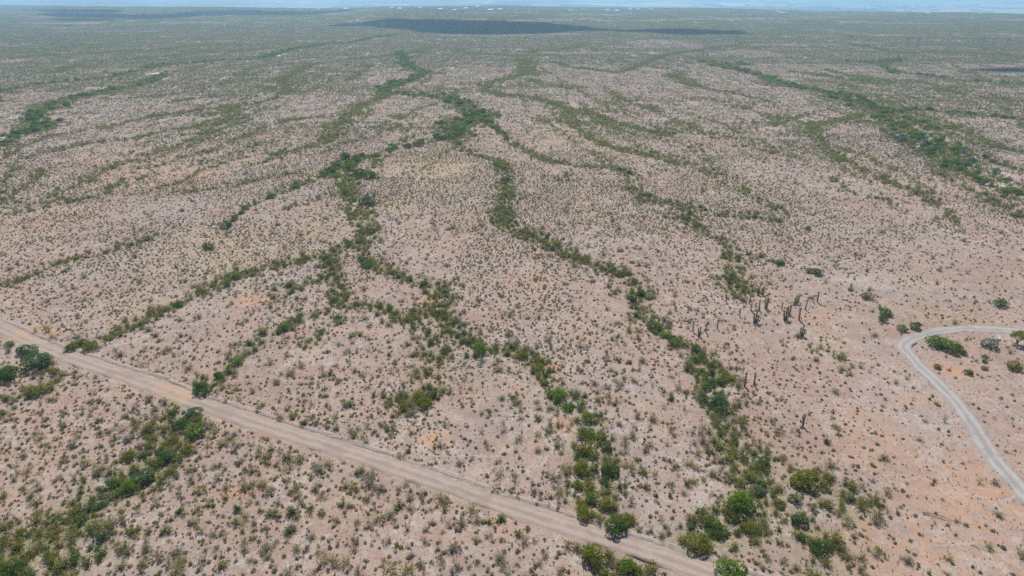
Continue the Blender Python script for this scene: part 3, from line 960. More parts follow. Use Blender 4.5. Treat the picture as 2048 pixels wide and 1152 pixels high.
def candidates(dens, y0, y1, seed):
    """jittered grid over the part of the plain the camera may see"""
    r = np.random.default_rng(seed)
    c = 1 / math.sqrt(dens)
    half = y1 * .86 + 25
    nx, ny = int(2 * half / c), int((y1 - y0) / c)
    xs = (np.arange(nx) + .5) * c - half
    out = []
    for j0 in range(0, ny, 400):
        j = np.arange(j0, min(ny, j0 + 400))
        X, Y = np.meshgrid(xs, y0 + (j + .5) * c)
        X = X.ravel() + (r.random(X.size) - .5) * c * 1.25
        Y = Y.ravel() + (r.random(Y.size) - .5) * c * 1.25
        k = in_fan(X, Y)
        out.append(np.stack([X[k], Y[k]], 1))
    return np.concatenate(out), r

def road_dist(x, y):
    return np.minimum(seg_dist(x, y, FINE_ROAD) - 2.2, seg_dist(x, y, FINE_LOOP) - 1.6)

NEAR_END = 340.0
PTS = {}      # kind -> list of dict(x,y,w,h,idx)

# hand placed tall shrubs: x, y (foot of the shrub), width in px of the photograph, colour index
HAND = [(1480,1018,68,0),(1431,1060,50,1),(1392,1095,52,3),(1462,1152,62,0),(1527,928,36,1),(1608,966,64,3),(1597,1044,42,1),(1516,984,34,2),(1500,1060,36,3),(1556,1010,32,3),(1640,1100,44,1),
 (1444,826,32,1),(1410,776,28,0),(1422,768,26,1),(1405,799,32,2),(1390,722,26,2),(1422,733,22,1),(1872,690,42,0),(1893,699,44,0),(1912,700,26,3),(1979,694,36,4),(2030,738,32,3),
 (1830,657,26,1),(1804,661,24,0),(1768,630,30,0),(1764,642,22,2),(1999,612,30,1),(1633,550,26,1),(1617,546,18,3),(1736,598,24,3),(1700,582,13,0),(1875,736,18,3),(1936,748,20,1),(1970,715,14,3),(1970,725,14,1),(1968,739,15,3),
 (1616,460,15,1),(1560,531,18,1),(1926,709,18,1),(1913,712,14,3),(55,708,40,1),(74,734,64,2),(95,726,30,3),(16,757,54,1),(20,693,20,3),(359,613,26,1),(417,499,24,1),(458,453,18,1),(470,436,18,2),(491,416,18,2),(545,395,20,0),
 (568,661,34,0),(596,643,24,1),(474,727,34,0),(440,756,26,1),(404,786,42,1),(392,832,36,2),(358,856,36,2),(392,868,46,0),(336,918,38,2),(290,958,48,2),(378,906,28,3),(262,916,30,3),(213,990,18,4),(206,1010,24,2),(20,1146,54,1),(318,930,30,3),
 (960,706,42,0),(836,798,36,3),(850,812,34,3),(862,794,26,1),(1115,795,46,0),(1135,819,30,0),(1176,868,32,0),(1176,838,34,3),(1219,944,44,1),(1166,940,40,3),(1155,972,26,3),(1213,1010,36,3),(1228,1060,52,1),(1247,1042,36,3),(1170,1034,36,3),(1190,1120,54,3),(1205,1146,22,0),(1254,1138,46,0),
 (817,562,18,1),(848,574,22,1),(738,537,20,2),(725,523,20,2),(878,628,18,2),(1088,765,24,0),(735,407,34,2),(690,386,24,0),(722,350,30,1),(740,355,32,0),(700,340,30,0),(664,344,30,1),(690,318,26,1),(745,462,18,2),
 (1213,896,30,1),(1200,872,22,3),(1046,714,30,3),(1080,724,28,3),(1330,672,26,0),(1357,690,30,0),(1345,682,24,1),(652,520,18,1),(648,535,16,0),(672,603,22,0),(685,575,16,2),(469,558,18,1),(411,588,22,3),(1258,346,16,1),(1112,323,12,2),(145,700,30,3),(180,700,32,3),(165,690,24,2),(110,748,24,3),
 (895,700,20,3),(1262,604,26,1),(1282,590,24,1),(1460,760,26,3),(1392,700,26,1),(70,790,40,3),(1258,726,14,3)]
hx, hy = at([h[0] for h in HAND], [h[1] for h in HAND])
hw = np.array([h[2] / ppm(h[0], h[1]) for h in HAND])
hr = np.random.default_rng(31)
PTS['mesquite'] = dict(x=hx, y=hy, w=hw, h=hw * (.42 + .10 * hr.random(len(HAND))), ci=np.array([h[3] for h in HAND]))

# tall shrubs of the washes
c, r = candidates(.075, 44, 1150, 41)
x, y = c.T
tall, olive, bed = wash_field(x, y)
so = soil_field(x, y)
dh = np.min(np.hypot(x[:, None] - hx[None], y[:, None] - hy[None]) / (0.45 * hw[None] + 1.0), axis=1) if len(x) < 300000 else np.full(x.shape, 9.)
keep = (r.random(len(x)) < tall * .75 * (.3 + vnoise(x, y, 7, 96))) & (dh > 1) & (road_dist(x, y) > 1.2) & (so['sand'] < .9) & ((y > 170) | (tall > .35))
x, y = x[keep], y[keep]
w = (2.0 + 2.3 * r.random(len(x)) ** 1.3) * (.82 + .35 * sstep(180, 330, y))
ci = r.choice(5, len(x), p=[.46, .24, .14, .16, 0])
P0 = PTS['mesquite']
PTS['mesquite'] = dict(x=np.r_[P0['x'], x], y=np.r_[P0['y'], y], w=np.r_[P0['w'], w], h=np.r_[P0['h'], w * (.40 + .14 * r.random(len(x)))], ci=np.r_[P0['ci'], ci])

# scattered single shrubs outside the washes
# olive shrubs of the washes
c, r = candidates(.66, 44, 950, 42)
x, y = c.T
tall, olive, bed = wash_field(x, y)
so = soil_field(x, y)
fade = 1 - .5 * sstep(260, 520, y)
keep = (r.random(len(x)) < olive ** 1.1 * fade * (.5 + .75 * vnoise(x, y, 3.5, 95)) * (.7 + .55 * sstep(.25, .55, vnoise(x, y, 11, 97))) * (1 - .45 * (tall > .2) * (y > 220))) & (road_dist(x, y) > .5) & (so['sand'] < .6)
x, y = x[keep], y[keep]
s = (.55 + .95 * r.random(len(x)) ** 1.2) * (1 + .3 * sstep(260, 520, y))
PTS['acacia'] = dict(x=x, y=y, w=s * (1.15 + .35 * r.random(len(x))), h=s, ci=r.integers(0, 5, len(x)))

# creosote on the flats
c, r = candidates(.36, 44, NEAR_END, 43)
x, y = c.T
cr, lo_ = scrub_density(x, y)
tall, olive, bed = wash_field(x, y)
clump = .2 + 1.5 * vnoise(x, y, 6, 81) + .5 * (vnoise(x, y, 22, 82) - .5)
keep = (r.random(len(x)) < (cr * (1.55 + .95 * sstep(140, 90, y)) * clump + .2 * FRINGE * clump) / .36) & (olive < .6) & (road_dist(x, y) > .3)
x, y = x[keep], y[keep]
s = (.42 + .85 * r.random(len(x)) ** 1.6) * (1 + .05 * sstep(125, 75, y))
PTS['creosote'] = dict(x=x, y=y, w=s * (.9 + .75 * r.random(len(x))), h=s * (.75 + .4 * r.random(len(x))), ci=r.choice(9, len(x), p=[.21, .21, .16, .07, .05, .14, .10, .045, .015]))

# low scrub
c, r = candidates(1.7, 44, NEAR_END, 44)
x, y = c.T
cr, lo_ = scrub_density(x, y)
clump = (.25 + 1.25 * vnoise(x, y, 3.2, 83) + .5 * (vnoise(x, y, 15, 84) - .3)) * (.55 + .65 * sstep(.28, .55, vnoise(x, y, 24, 86)))
keep = (r.random(len(x)) < lo_ * clump / 1.7 * (1.9 + 1.5 * sstep(120, 230, y))) & (road_dist(x, y) > .1)
x, y = x[keep], y[keep]
w = .30 + .55 * r.random(len(x)) ** 1.7
PTS['low'] = dict(x=x, y=y, w=w, h=w * (.75 + .45 * r.random(len(x))), ci=r.integers(0, 6, len(x)))

# tiny tufts and stones between
c, r = candidates(1.7, 44, 230, 45)
x, y = c.T
so = soil_field(x, y)
rd = road_dist(x, y)
keep = (r.random(len(x)) < (.45 + .5 * so['grass'] + .4 * (vnoise(x, y, 5, 85) - .5)) * np.where(y > 120, .75, 1)) & (rd > -.4)
x, y = x[keep], y[keep]
w = .15 + .3 * r.random(len(x)) ** 1.5
ti = np.where(r.random(len(x)) < .35 + .5 * soil_field(x, y)['grass'], r.integers(0, 2, len(x)), r.integers(2, 4, len(x)))
PTS['tuft'] = dict(x=x, y=y, w=w, h=w * 1.1, ci=ti)
c, r = candidates(.35, 44, 150, 46)
x, y = c.T
keep = (r.random(len(x)) < .5) & (road_dist(x, y) > -1.6)
x, y = x[keep], y[keep]
w = .07 + .2 * r.random(len(x)) ** 2.5
PTS['stone'] = dict(x=x, y=y, w=w, h=w * .8, ci=r.integers(0, 4, len(x)))

def scatter(name, label, pos, rot, scl, idx, sources):
    me = bpy.data.meshes.new(name)
    n = len(pos)
    me.vertices.add(n)
    me.vertices.foreach_set('co', pos.astype(np.float32).ravel())
    for nm, t, v in (('rot', 'FLOAT_VECTOR', rot), ('scl', 'FLOAT_VECTOR', scl)):
        a = me.attributes.new(nm, t, 'POINT')
        a.data.foreach_set('vector', v.astype(np.float32).ravel())
    a = me.attributes.new('idx', 'INT', 'POINT')
    a.data.foreach_set('value', idx.astype(np.int32))
    o = new(name, me)
    ng = bpy.data.node_groups.new(name, 'GeometryNodeTree')
    ng.interface.new_socket('Geometry', in_out='INPUT', socket_type='NodeSocketGeometry')
    ng.interface.new_socket('Geometry', in_out='OUTPUT', socket_type='NodeSocketGeometry')
    nd, lk = ng.nodes, ng.links
    gi, go, jn = nd.new('NodeGroupInput'), nd.new('NodeGroupOutput'), nd.new('GeometryNodeJoinGeometry')
    def named(nm, t):
        q = nd.new('GeometryNodeInputNamedAttribute')
        q.data_type = t
        q.inputs[0].default_value = nm
        return q.outputs['Attribute']
    rotv, sclv, idv = named('rot', 'FLOAT_VECTOR'), named('scl', 'FLOAT_VECTOR'), named('idx', 'INT')
    e2r = nd.new('FunctionNodeEulerToRotation')
    lk.new(rotv, e2r.inputs[0])
    for k, src in enumerate(sources):
        if not np.any(idx == k):
            continue
        oi = nd.new('GeometryNodeObjectInfo')
        oi.inputs['Object'].default_value = src
        oi.inputs['As Instance'].default_value = False
        cmp_ = nd.new('FunctionNodeCompare')
        cmp_.data_type = 'INT'
        cmp_.operation = 'EQUAL'
        ins = [s_ for s_ in cmp_.inputs if s_.type == 'INT']
        lk.new(idv, ins[0])
        ins[1].default_value = k
        iop = nd.new('GeometryNodeInstanceOnPoints')
        lk.new(gi.outputs[0], iop.inputs['Points'])
        lk.new(cmp_.outputs[0], iop.inputs['Selection'])
        lk.new(oi.outputs['Geometry'], iop.inputs['Instance'])
        lk.new(e2r.outputs[0], iop.inputs['Rotation'])
        lk.new(sclv, iop.inputs['Scale'])
        lk.new(iop.outputs[0], jn.inputs[0])
    lk.new(jn.outputs[0], go.inputs[0])
    md = o.modifiers.new('scatter', 'NODES')
    md.node_group = ng
    tag(o, label, kind='stuff')
    return o

# ------------------------------------------------------------------ landmarks used to tell one shrub from another in words
LAND = [('gravel hairpin bend', 1812, 690), ('yucca stand', 1530, 620), ('dirt road far end', 40, 672), ('wash crossing the dirt road', 388, 806), ('white garden chair', 1996, 676),
 ('dirt road near end', 1380, 1132), ('largest bright green shrub', 1480, 1008), ('bare tan slope', 1880, 960), ('lower dirt road wash', 40, 1110),
 ('orange soil streak', 515, 602), ('solitary rosette yucca', 1213, 712), ('central wash fork', 950, 235), ('broad outer wash', 1900, 330), ('pale sandy clearing', 55, 240),
 ('middle olive wash elbow', 1005, 440), ('yellow grass flat', 870, 330), ('dense shrub knot', 705, 345), ('olive thicket', 1470, 560), ('round central thicket', 840, 795),
 ('fallen dead branch', 1872, 1036), ('middle of the dirt road', 800, 938), ('lone shrub on the yellowish flat', 417, 495), ('lone yucca', 1605, 845), ('lower middle wash', 1200, 930), ('flat below the dirt road', 620, 1010),
 ('winding middle wash', 1240, 560), ('wash junction shrub', 960, 700), ('pinkish flat above the dirt road', 300, 650), ('low dirt road flat', 300, 900), ('property flat below the thicket', 950, 860), ('long wash beside the yuccas', 1420, 800)]
LAND = [(n.replace('property flat', 'shrubby flat'), a, b) for n, a, b in LAND]
LX, LY = at([l[1] for l in LAND], [l[2] for l in LAND])
ORD = ['first', 'second', 'third', 'fourth', 'fifth', 'sixth', 'seventh', 'eighth', 'ninth', 'tenth']
PLURAL = {'mesquite': 'mesquite shrubs', 'acacia': 'thornbushes', 'creosote': 'creosote bushes', 'low': 'low desert shrubs'}
COLNAME = {'mesquite': ['bright green', 'dark green', 'bluish green', 'olive', 'silvery grey'], 'acacia': ['olive', 'olive', 'olive', 'yellowish', 'green'],
           'creosote': ['yellowish', 'yellowish', 'yellowish', 'olive', 'olive', 'greyish', 'greyish', 'half dry', 'dark green'], 'low': ['greyish', 'greyish', 'greyish', 'yellowish', 'greyish', 'olive']}
NOUN = {'mesquite': 'mesquite shrub', 'acacia': 'thornbush', 'creosote': 'creosote bush', 'low': 'low desert shrub'}
CAT = {'mesquite': 'shrub', 'acacia': 'thornbush', 'creosote': 'bush', 'low': 'low shrub'}
NAME = {'mesquite': 'mesquite_shrub', 'acacia': 'thornbush', 'creosote': 'creosote_bush', 'low': 'low_shrub'}
STUFF = {'mesquite': ('distant_mesquite_shrubbery', 'mass of green mesquite shrubs lining the washes far out'), 'acacia': ('wash_undergrowth', 'olive undergrowth crowding along the washes'),
         'creosote': ('creosote_scrub_vegetation', 'thin creosote scrub strewn over the plain'), 'low': ('low_scrub_vegetation', 'countless low grey brown shrubs dotting the soil')}

def labels_for(kind, x, y, w, ci):
    d = np.hypot(x[:, None] - LX[None], y[:, None] - LY[None])
    near = np.argmin(d, 1)
    dn = d[np.arange(len(x)), near]
    out = [None] * len(x)
    grp = [None] * len(x)
    sets = {}
    med = np.median(w)
    for i in range(len(x)):
        size = 'large' if w[i] > 1.25 * med else ('small' if w[i] < .8 * med else 'medium')
        sets.setdefault((near[i], size + ' ' + COLNAME[kind][ci[i]]), []).append(i)
    for (k, cn), ids in sets.items():
        ids.sort(key=lambda i: dn[i])
        for r_, i in enumerate(ids):
            if r_ < len(ORD):
                out[i] = f"{cn} {NOUN[kind]}, {ORD[r_]} out from the {LAND[k][0]}"
                grp[i] = f"{PLURAL[kind]} standing on the plain"
            else:
                side = 'beyond' if y[i] > LY[k] else 'short of'
                out[i] = f"{cn} {NOUN[kind]} scattered {side} the {LAND[k][0]}"
                grp[i] = f"{cn} {PLURAL[kind]} scattered {side} the {LAND[k][0]}"
    return out, grp

LIMIT = 300
def place(kind):
    P = PTS[kind]
    x, y, w, h, ci = P['x'], P['y'], P['w'], P['h'], P['ci']
    r = np.random.default_rng(90 + len(x))
    z = height(x, y) - .03
    tall_, olive_, bed = wash_field(x, y)
    z = z - .3 * bed * sstep(2, 6, road_dist(x, y) + 2) * (y < 1500)
    rot = np.stack([np.zeros(len(x)), np.zeros(len(x)), r.random(len(x)) * 2 * PI], 1)
    rot[:, :2] = r.normal(0, .05, (len(x), 2))
    if kind == 'mesquite':
        scl = np.stack([w / 1.85, w / 1.85, h / .78], 1)
        nv = 3
        idx = ci * nv + r.integers(0, nv, len(x))
    elif kind == 'low':
        scl = np.stack([w, w, h], 1)
        idx = ci
    else:
        scl = np.stack([w / 1.15, w / 1.15, h], 1)
        idx = ci
    px, py, d = proj(x, y, z)
    vis = (px > -10) & (px < 2058) & (py > 0) & (py < 1165)
    size = np.where(vis, np.sqrt(w * h) / d, 0)
    top = np.argsort(-size)[:LIMIT]
    top = top[size[top] > 0]
    lab, grp = labels_for(kind, x[top], y[top], w[top], ci[top])
    for j, i in enumerate(top):
        o, fm, st, me = PROTO[kind][int(idx[i])]
        if st is None:
            t = new(NAME[kind], fm)
        else:
            t = link(bpy.data.objects.new(NAME[kind], None))
            t.empty_display_size = .2
            new('foliage', fm, t)
            new('stem', st, t)
        t.location = (x[i], y[i], z[i])
        t.rotation_euler = rot[i]
        t.scale = scl[i]
        tag(t, lab[j], CAT[kind], grp[j])
    rest = np.ones(len(x), bool)
    rest[top] = False
    pos = np.stack([x, y, z], 1)
    nm, lb = STUFF[kind]
    if kind in ('mesquite', 'acacia'):
        # farther ones from lighter sources; one object still
        src = [p[0] for p in PROTO[kind]] + [p[0] for p in PROTO[kind + '_far']]
        nfar, nb = len(PROTO[kind + '_far']), len(PROTO[kind])
        far = y > (260 if kind == 'mesquite' else 230)
        if kind == 'mesquite':
            idx = np.where(far, nb + ci * 2 + r.integers(0, 2, len(x)), idx)
        else:
            idx = np.where(far, nb + r.integers(0, nfar, len(x)), idx)
        scatter(nm, lb, pos[rest], rot[rest], scl[rest], idx[rest], src)
    else:
        scatter(nm, lb, pos[rest], rot[rest], scl[rest], idx[rest], [p[0] for p in PROTO[kind]])

for k in ('mesquite', 'acacia', 'creosote', 'low'):
    place(k)

for kind, nm, lb in (('tuft', 'grass_tufts', 'small dry grass tufts between the shrubs'), ('stone', 'stone_gravel', 'loose stones strewn over the bare soil')):
    P = PTS[kind]
    n = len(P['x'])
    r = np.random.default_rng(3)
    pos = np.stack([P['x'], P['y'], height(P['x'], P['y']) + .0], 1)
    rot = np.stack([np.zeros(n), np.zeros(n), r.random(n) * 6.28], 1)
    tag(scatter(nm, lb, pos, rot, np.stack([P['w'], P['w'], P['h']], 1), P['ci'], [p[0] for p in PROTO[kind]]), kind='stuff')

def far_scrub():
    r = np.random.default_rng(77)
    Ps, Is = [], []
    for y0, y1, cell, big in ((NEAR_END + 6, 1500, 15.0, 0), (1518, 3900, 38.0, 1)):
        half = y1 * .84 + 30
        X, Y = np.meshgrid(np.arange(-half, half, cell), np.arange(y0, y1, cell))
        x, y = X.ravel() + r.normal(0, cell * .12, X.size), Y.ravel() + (r.normal(0, cell * .12, X.size) if not big else 0)
        k = in_fan(x, y, 1.08) & (y < edge_y(x, y) + 60)
        x, y = x[k], y[k]
        tall, olive, bed = wash_field(x, y)
        so = soil_field(x, y)
        band = vnoise(x, y * 2.5, 260, 91) * .6 + vnoise(x, y * 2.0, 90, 92) * .4 + .24 * sstep(480, 1000, y)
        if not big:
            t = np.where(olive > .25, 2, np.where(band > .55, 1, 0))
            i = t * 3 + r.integers(0, 3, len(x))
            k = so['sand'] < .5
            x, y, i = x[k], y[k], i[k]
        else:
            t = (np.where(olive > .2, .35, 0) + band > .62).astype(int)
            i = 9 + t * 3 + r.integers(0, 3, len(x))
        Ps.append(np.stack([x, y], 1)); Is.append(i)
    P, I = np.concatenate(Ps), np.concatenate(Is)
    x, y = P.T
    e = 4.0
    gx = (height(x + e, y) - height(x - e, y)) / (2 * e)
    gy = (height(x, y + e) - height(x, y - e)) / (2 * e)
    rz = r.integers(0, 4, len(x)) * PI / 2 + r.normal(0, .15, len(x))
    lx = gx * np.cos(rz) + gy * np.sin(rz)
    ly = -gx * np.sin(rz) + gy * np.cos(rz)
    rot = np.stack([np.arctan(ly), -np.arctan(lx), rz], 1)
    s = .95 + .2 * r.random(len(x))
    scatter('far_scrub_vegetation', 'far scrub merging into grey green texture towards the valley', np.stack([x, y, height(x, y)], 1), rot, np.stack([s, s, s], 1), I, PATCH)
far_scrub()

# ------------------------------------------------------------------ yuccas
def gen_trunk(h, lean, r):
    T, D = MB(), MB()
    top = Vector((lean[0], lean[1], h))
    pts = [Vector((0, 0, -.1)), top * .5 + Vector((lean[0] * -.15, 0, 0)), top]
    T.tube([tuple(p) for p in pts], [.15, .13, .11], 7)
    n = int(110 * h / 2)
    u = .1 + .9 * r.random(n)
    a = r.random(n) * 2 * PI
    c = np.stack([lean[0] * u, lean[1] * u, h * u], 1)
    base = c + np.stack([np.cos(a) * .1, np.sin(a) * .1, 0 * a], 1)
    tip = c + np.stack([np.cos(a) * (.24 + .08 * r.random(n)), np.sin(a) * .27, -.42 - .1 * r.random(n)], 1)
    tip[:, 2] = np.maximum(tip[:, 2], .03)
    D.quads(blade_quads(base, tip, .045, r))
    return T, D, top

def gen_rosette(top, size, r, n=70):
    Rm = MB()
    a = r.random(n) * 2 * PI
    el = np.arcsin(np.clip(-.25 + 1.25 * r.random(n), -1, 1))
    d = np.stack([np.cos(a) * np.cos(el), np.sin(a) * np.cos(el), np.sin(el)], 1)
    tip = np.array(top) + d * (size * (.8 + .35 * r.random(n)))[:, None]
    base = np.array(top) + d * .04
    Rm.quads(blade_quads(base, tip, .04, r))
    return Rm

YV = {}
for nm, spec in {'single': [(2.3, (.05, .02), .55, (0, 0))], 'slim': [(2.7, (.16, -.05), .42, (0, 0))], 'short': [(1.2, (.0, .05), .6, (0, 0))],
                 'pair': [(2.4, (.18, .05), .5, (.12, 0)), (1.9, (-.3, .0), .52, (-.15, .05))],
                 'trio': [(2.6, (.1, .1), .52, (.1, .1)), (1.9, (-.4, -.05), .55, (-.2, 0)), (1.5, (.45, -.1), .55, (.25, -.1))],
                 'rosette': [(.25, (0, 0), 1.15, (0, 0))]}.items():
    r = np.random.default_rng(len(nm) * 13)
    parts = []
    for h, lean, sz, off in spec:
        T, D, top = gen_trunk(h, lean, r)
        G = gen_rosette(top, sz, r, 70 if nm != 'rosette' else 60)
        parts.append((T.mesh('yucca_trunk', [M['yucca_dead']]), D.mesh('yucca_skirt', [M['yucca_dead']]), G.mesh('yucca_leaves', [M['yucca_green']]), off))
    YV[nm] = parts

YUC = [(1452,605,'slim',.75,'slender short yucca beside the tail of the olive thicket'),(1466,602,'single',.75,'stubby yucca next to the slender one below the olive thicket'),(1499,608,'single',.8,'small dark yucca just below the double headed pair'),
 (1501,623,'slim',.8,'thin yucca right behind the many headed yucca'),(1518,622,'slim',1.0,'straight thin yucca beside the grey shrubs of the yucca stand'),(1516,590,'pair',.85,'two headed yucca topping the yucca stand'),(1525,591,'pair',.9,'broad two headed yucca touching the topmost one of the stand'),
 (1532,618,'pair',1.1,'tall forked yucca in the middle of the yucca stand'),(1510,647,'trio',1.15,'bulky brown many headed yucca at the foot of the stand'),(1479,634,'slim',.75,'thin yucca between the stand and the olive thicket'),(1563,620,'single',.75,'small yucca up beside the big forked clump'),
 (1570,641,'trio',1.15,'big forked yucca clump standing on open soil'),(1578,630,'pair',1.0,'leaning yucca pair pressed behind the big forked clump'),(1591,608,'trio',.8,'low three headed green yucca at the outer side of the stand'),(1597,604,'single',.8,'short yucca touching the low three headed one'),
 (1610,620,'slim',.95,'slender bent yucca standing by itself past the forked clump'),(1598,641,'slim',1.1,'very thin tall yucca below the slender bent one'),(1634,605,'single',1.05,'tall yucca with a round top farthest out from the stand'),(1603,673,'trio',1.0,'dark three stemmed yucca alone below the stand'),
 (1385,663,'slim',.9,'thin yucca, first of the short row above the green wash'),(1398,673,'pair',.9,'yucca with a shrubby foot in the short row above the wash'),(1412,666,'slim',.8,'wispy yucca in the middle of the short row'),(1434,658,'slim',.8,'last thin yucca of the short row toward the stand'),(1362,654,'short',.7,'tiny dark yucca preceding the short row'),
 (1489,773,'slim',1.1,'tall thin dark yucca on open soil by the wash'),(1508,770,'slim',1.0,'slightly shorter thin yucca paired with the tall dark one by the wash'),(1605,853,'single',1.0,'single yucca with a clear round head alone on the bare slope'),(1534,506,'slim',.8,'small thin yucca by the faint olive strip'),
 (1037,615,'rosette',.85,'pale green rosette yucca among scrub in the middle flat'),(1213,719,'rosette',1.0,'bright spiky rosette yucca alone on pale soil'),(1087,749,'short',1.0,'dark stubby yucca at the tip of the winding wash'),(1249,690,'rosette',.6,'small faint rosette yucca up from the bright spiky one'),(1403,386,'single',.9,'tiny far yucca on the flat by the olive strip')]
for px, py, v, s, lab in YUC:
    x, y = (float(q) for q in at(px, py))
    t = link(bpy.data.objects.new('yucca', None))
    t.location = (x, y, float(height(x, y)))
    t.rotation_euler = (0, 0, 0 if v in ('pair', 'trio') else random.random() * 6.28)
    t.scale = (s * .68, s * .68, s * .86) if v != 'rosette' else (s, s, s)
    for T, D, G, off in YV[v]:
        for nm, me in (('trunk', T), ('dead_leaf_skirt', D), ('leaf_rosette', G)):
            if v == 'rosette' and nm != 'leaf_rosette':
                continue
            o = new(nm, me, t)
            o.location = (off[0], off[1], 0)
    tag(t, lab, 'yucca', 'yuccas standing on the plain')

# ------------------------------------------------------------------ small tree, chair and dead wood
def small_tree(px, py, lab):
    x, y = (float(q) for q in at(px, py))
    t = link(bpy.data.objects.new('desert_tree', None))
    t.location = (x, y, float(height(x, y)))
    r = np.random.default_rng(8)
    tr, cr = MB(), MB()
    for k in range(5):
        a = k * 1.3
        tr.tube([(0, 0, -.1), (math.cos(a) * .25, math.sin(a) * .25, .8), (math.cos(a) * 1.0, math.sin(a) * .8, 2.0 + .3 * (k % 2))], [.09, .07, .03], 6)
    n = 1500
    C = np.array([[math.cos(k * .9) * 1.15, math.sin(k * .9) * .9, 2.0 + .35 * ((k * 5) % 3 - 1)] for k in range(7)] + [[0, 0, 2.5]])
    k = r.integers(0, len(C), n)
    d = r.normal(0, 1, (n, 3)); d /= np.linalg.norm(d, axis=1, keepdims=True)
    p = C[k] + d * (.75 * r.random(n) ** .5)[:, None] * np.array([1, 1, .62])
    cr.quads(leaf_quads(p, d, .15, .6, r))
    new('trunk', tr.mesh('trunk', [M['bark']]), t)
    new('crown', cr.mesh('crown', [M['leaf_olive']]), t)
    tag(t, lab, 'tree')
small_tree(2034, 688, 'small light green tree with a raised crown inside the gravel hairpin')

def chair():
    x, y = (float(q) for q in at(1996, 679))
    t = link(bpy.data.objects.new('garden_chair', None))
    t.location = (x, y, float(height(x, y)))
    t.rotation_euler = (0, 0, math.radians(75))
    t.scale = (1.15, 1.15, 1.15)
    def part(nm, fn):
        mb = MB(); fn(mb)
        return new(nm, mb.mesh(nm, [M['white_plastic']]), t)
    part('seat', lambda b: (b.box((0, 0, .42), (.5, .48, .04)), b.box((0, -.25, .39), (.5, .03, .09))))
    def back(b):
        for i in range(5):
            b.box((-.19 + i * .095, .25, .66), (.075, .03, .42))
        b.box((0, .25, .90), (.5, .035, .08))
    part('backrest', back)
    for sx in (-.22, .22):
        for sy in (-.2, .22):
            part('leg', lambda b, sx=sx, sy=sy: b.tube([(sx * 1.08, sy * 1.1, 0), (sx, sy, .42)], [.02, .026], 6))
        part('armrest', lambda b, sx=sx: (b.box((sx * 1.12, .02, .64), (.06, .46, .03)), b.tube([(sx * 1.12, -.19, .42), (sx * 1.12, -.19, .63)], [.02, .02], 6)))
    tag(t, 'small white plastic chair beside the silvery shrub inside the gravel hairpin', 'chair')
chair()

def dead_branch(px, py, rz, s, lab):
    x, y = (float(q) for q in at(px, py))
    t = MB()
    r = np.random.default_rng(int(px))
    t.tube([(-1.6, 0, .08), (-.4, .1, .28), (.9, -.05, .34), (1.9, .1, .12)], [.07, .06, .045, .02], 6)
    for k in range(9):
        q = -1.2 + k * .34
        a = r.random() * 6.28
        t.tube([(q, .03, .24), (q + .35 * math.cos(a), .5 * math.sin(a), .42 + .2 * r.random()), (q + .7 * math.cos(a), .9 * math.sin(a), .18 + .5 * r.random())], [.03, .02, .008], 4)
    o = new('dead_branch', t.mesh('dead_branch', [M['twig']]))
    o.location = (x, y, float(height(x, y)))
    o.rotation_euler = (0, 0, rz)
    o.scale = (s, s, s)
    tag(o, lab, 'branch')
dead_branch(1872, 1034, -.5, 1.0, 'grey fallen dead branch lying on the bare tan slope')
dead_branch(1958, 1098, -.7, .6, 'short dead branch on the bare slope below the larger fallen one')

# ------------------------------------------------------------------ power line over the far plain
def pole_parts(m):
    out = []
    for sx in (-2.0, 2.0):
        b = MB(); b.tube([(sx, 0, -.3), (sx, 0, 12.5)], [.17, .12], 8); out.append(('pole', b.mesh('pole', [m])))
    b = MB(); b.box((0, -.28, 11.2), (9.0, .2, .24)); out.append(('cross_arm', b.mesh('cross_arm', [m])))
    for s in (-1, 1):
        b = MB(); b.tube([(-1.75 * s, .26 * s, 7.4), (1.75 * s, .26 * s, 10.6)], [.07, .07], 6); out.append(('brace', b.mesh('brace', [m])))
    for sx in (-4.2, 0, 4.2):
        b = MB(); b.tube([(sx, -.28, 11.06), (sx, -.28, 10.0)], [.09, .09], 6); out.append(('insulator', b.mesh('insulator', [M['dark_glass']])))
    return out
PW, PS_ = pole_parts(M['pole_wood']), pole_parts(M['pole_steel'])
POLES = [(139,66,0),(250,68,0),(360,62,0),(458,64,0),(763,58,1),(768,58,1),(953,62,1),(984,60,1),(1115,74,0),(1175,74,0),(1236,73,0),(1328,71,0),(1388,79,0),(1474,86,0),(1597,89,0),(1700,92,0),(1812,96,0),(1834,96,0),(1962,98,0),(1985,97,0),(2010,100,0)]
for i, (px, py, st) in enumerate(POLES):
    x, y = (float(q) for q in at(px, py))
    t = link(bpy.data.objects.new('power_pole', None))
    t.location = (x, y, float(height(x, y)))
    t.rotation_euler = (0, 0, .5)
    for nm, me in (PS_ if st else PW):
        new(nm, me, t)
    where = 'in the long cloud shadow' if st else ('on the plain short of the long cloud shadow' if 1100 < px < 1500 else ('on the open plain well aside of the long cloud shadow' if px < 1100 else 'beyond the tip of the long cloud shadow'))
    tag(t, f"{'pale' if st else 'dark'} twin post power pole {where}", 'power pole', f"{'pale' if st else 'dark'} power poles {where}")

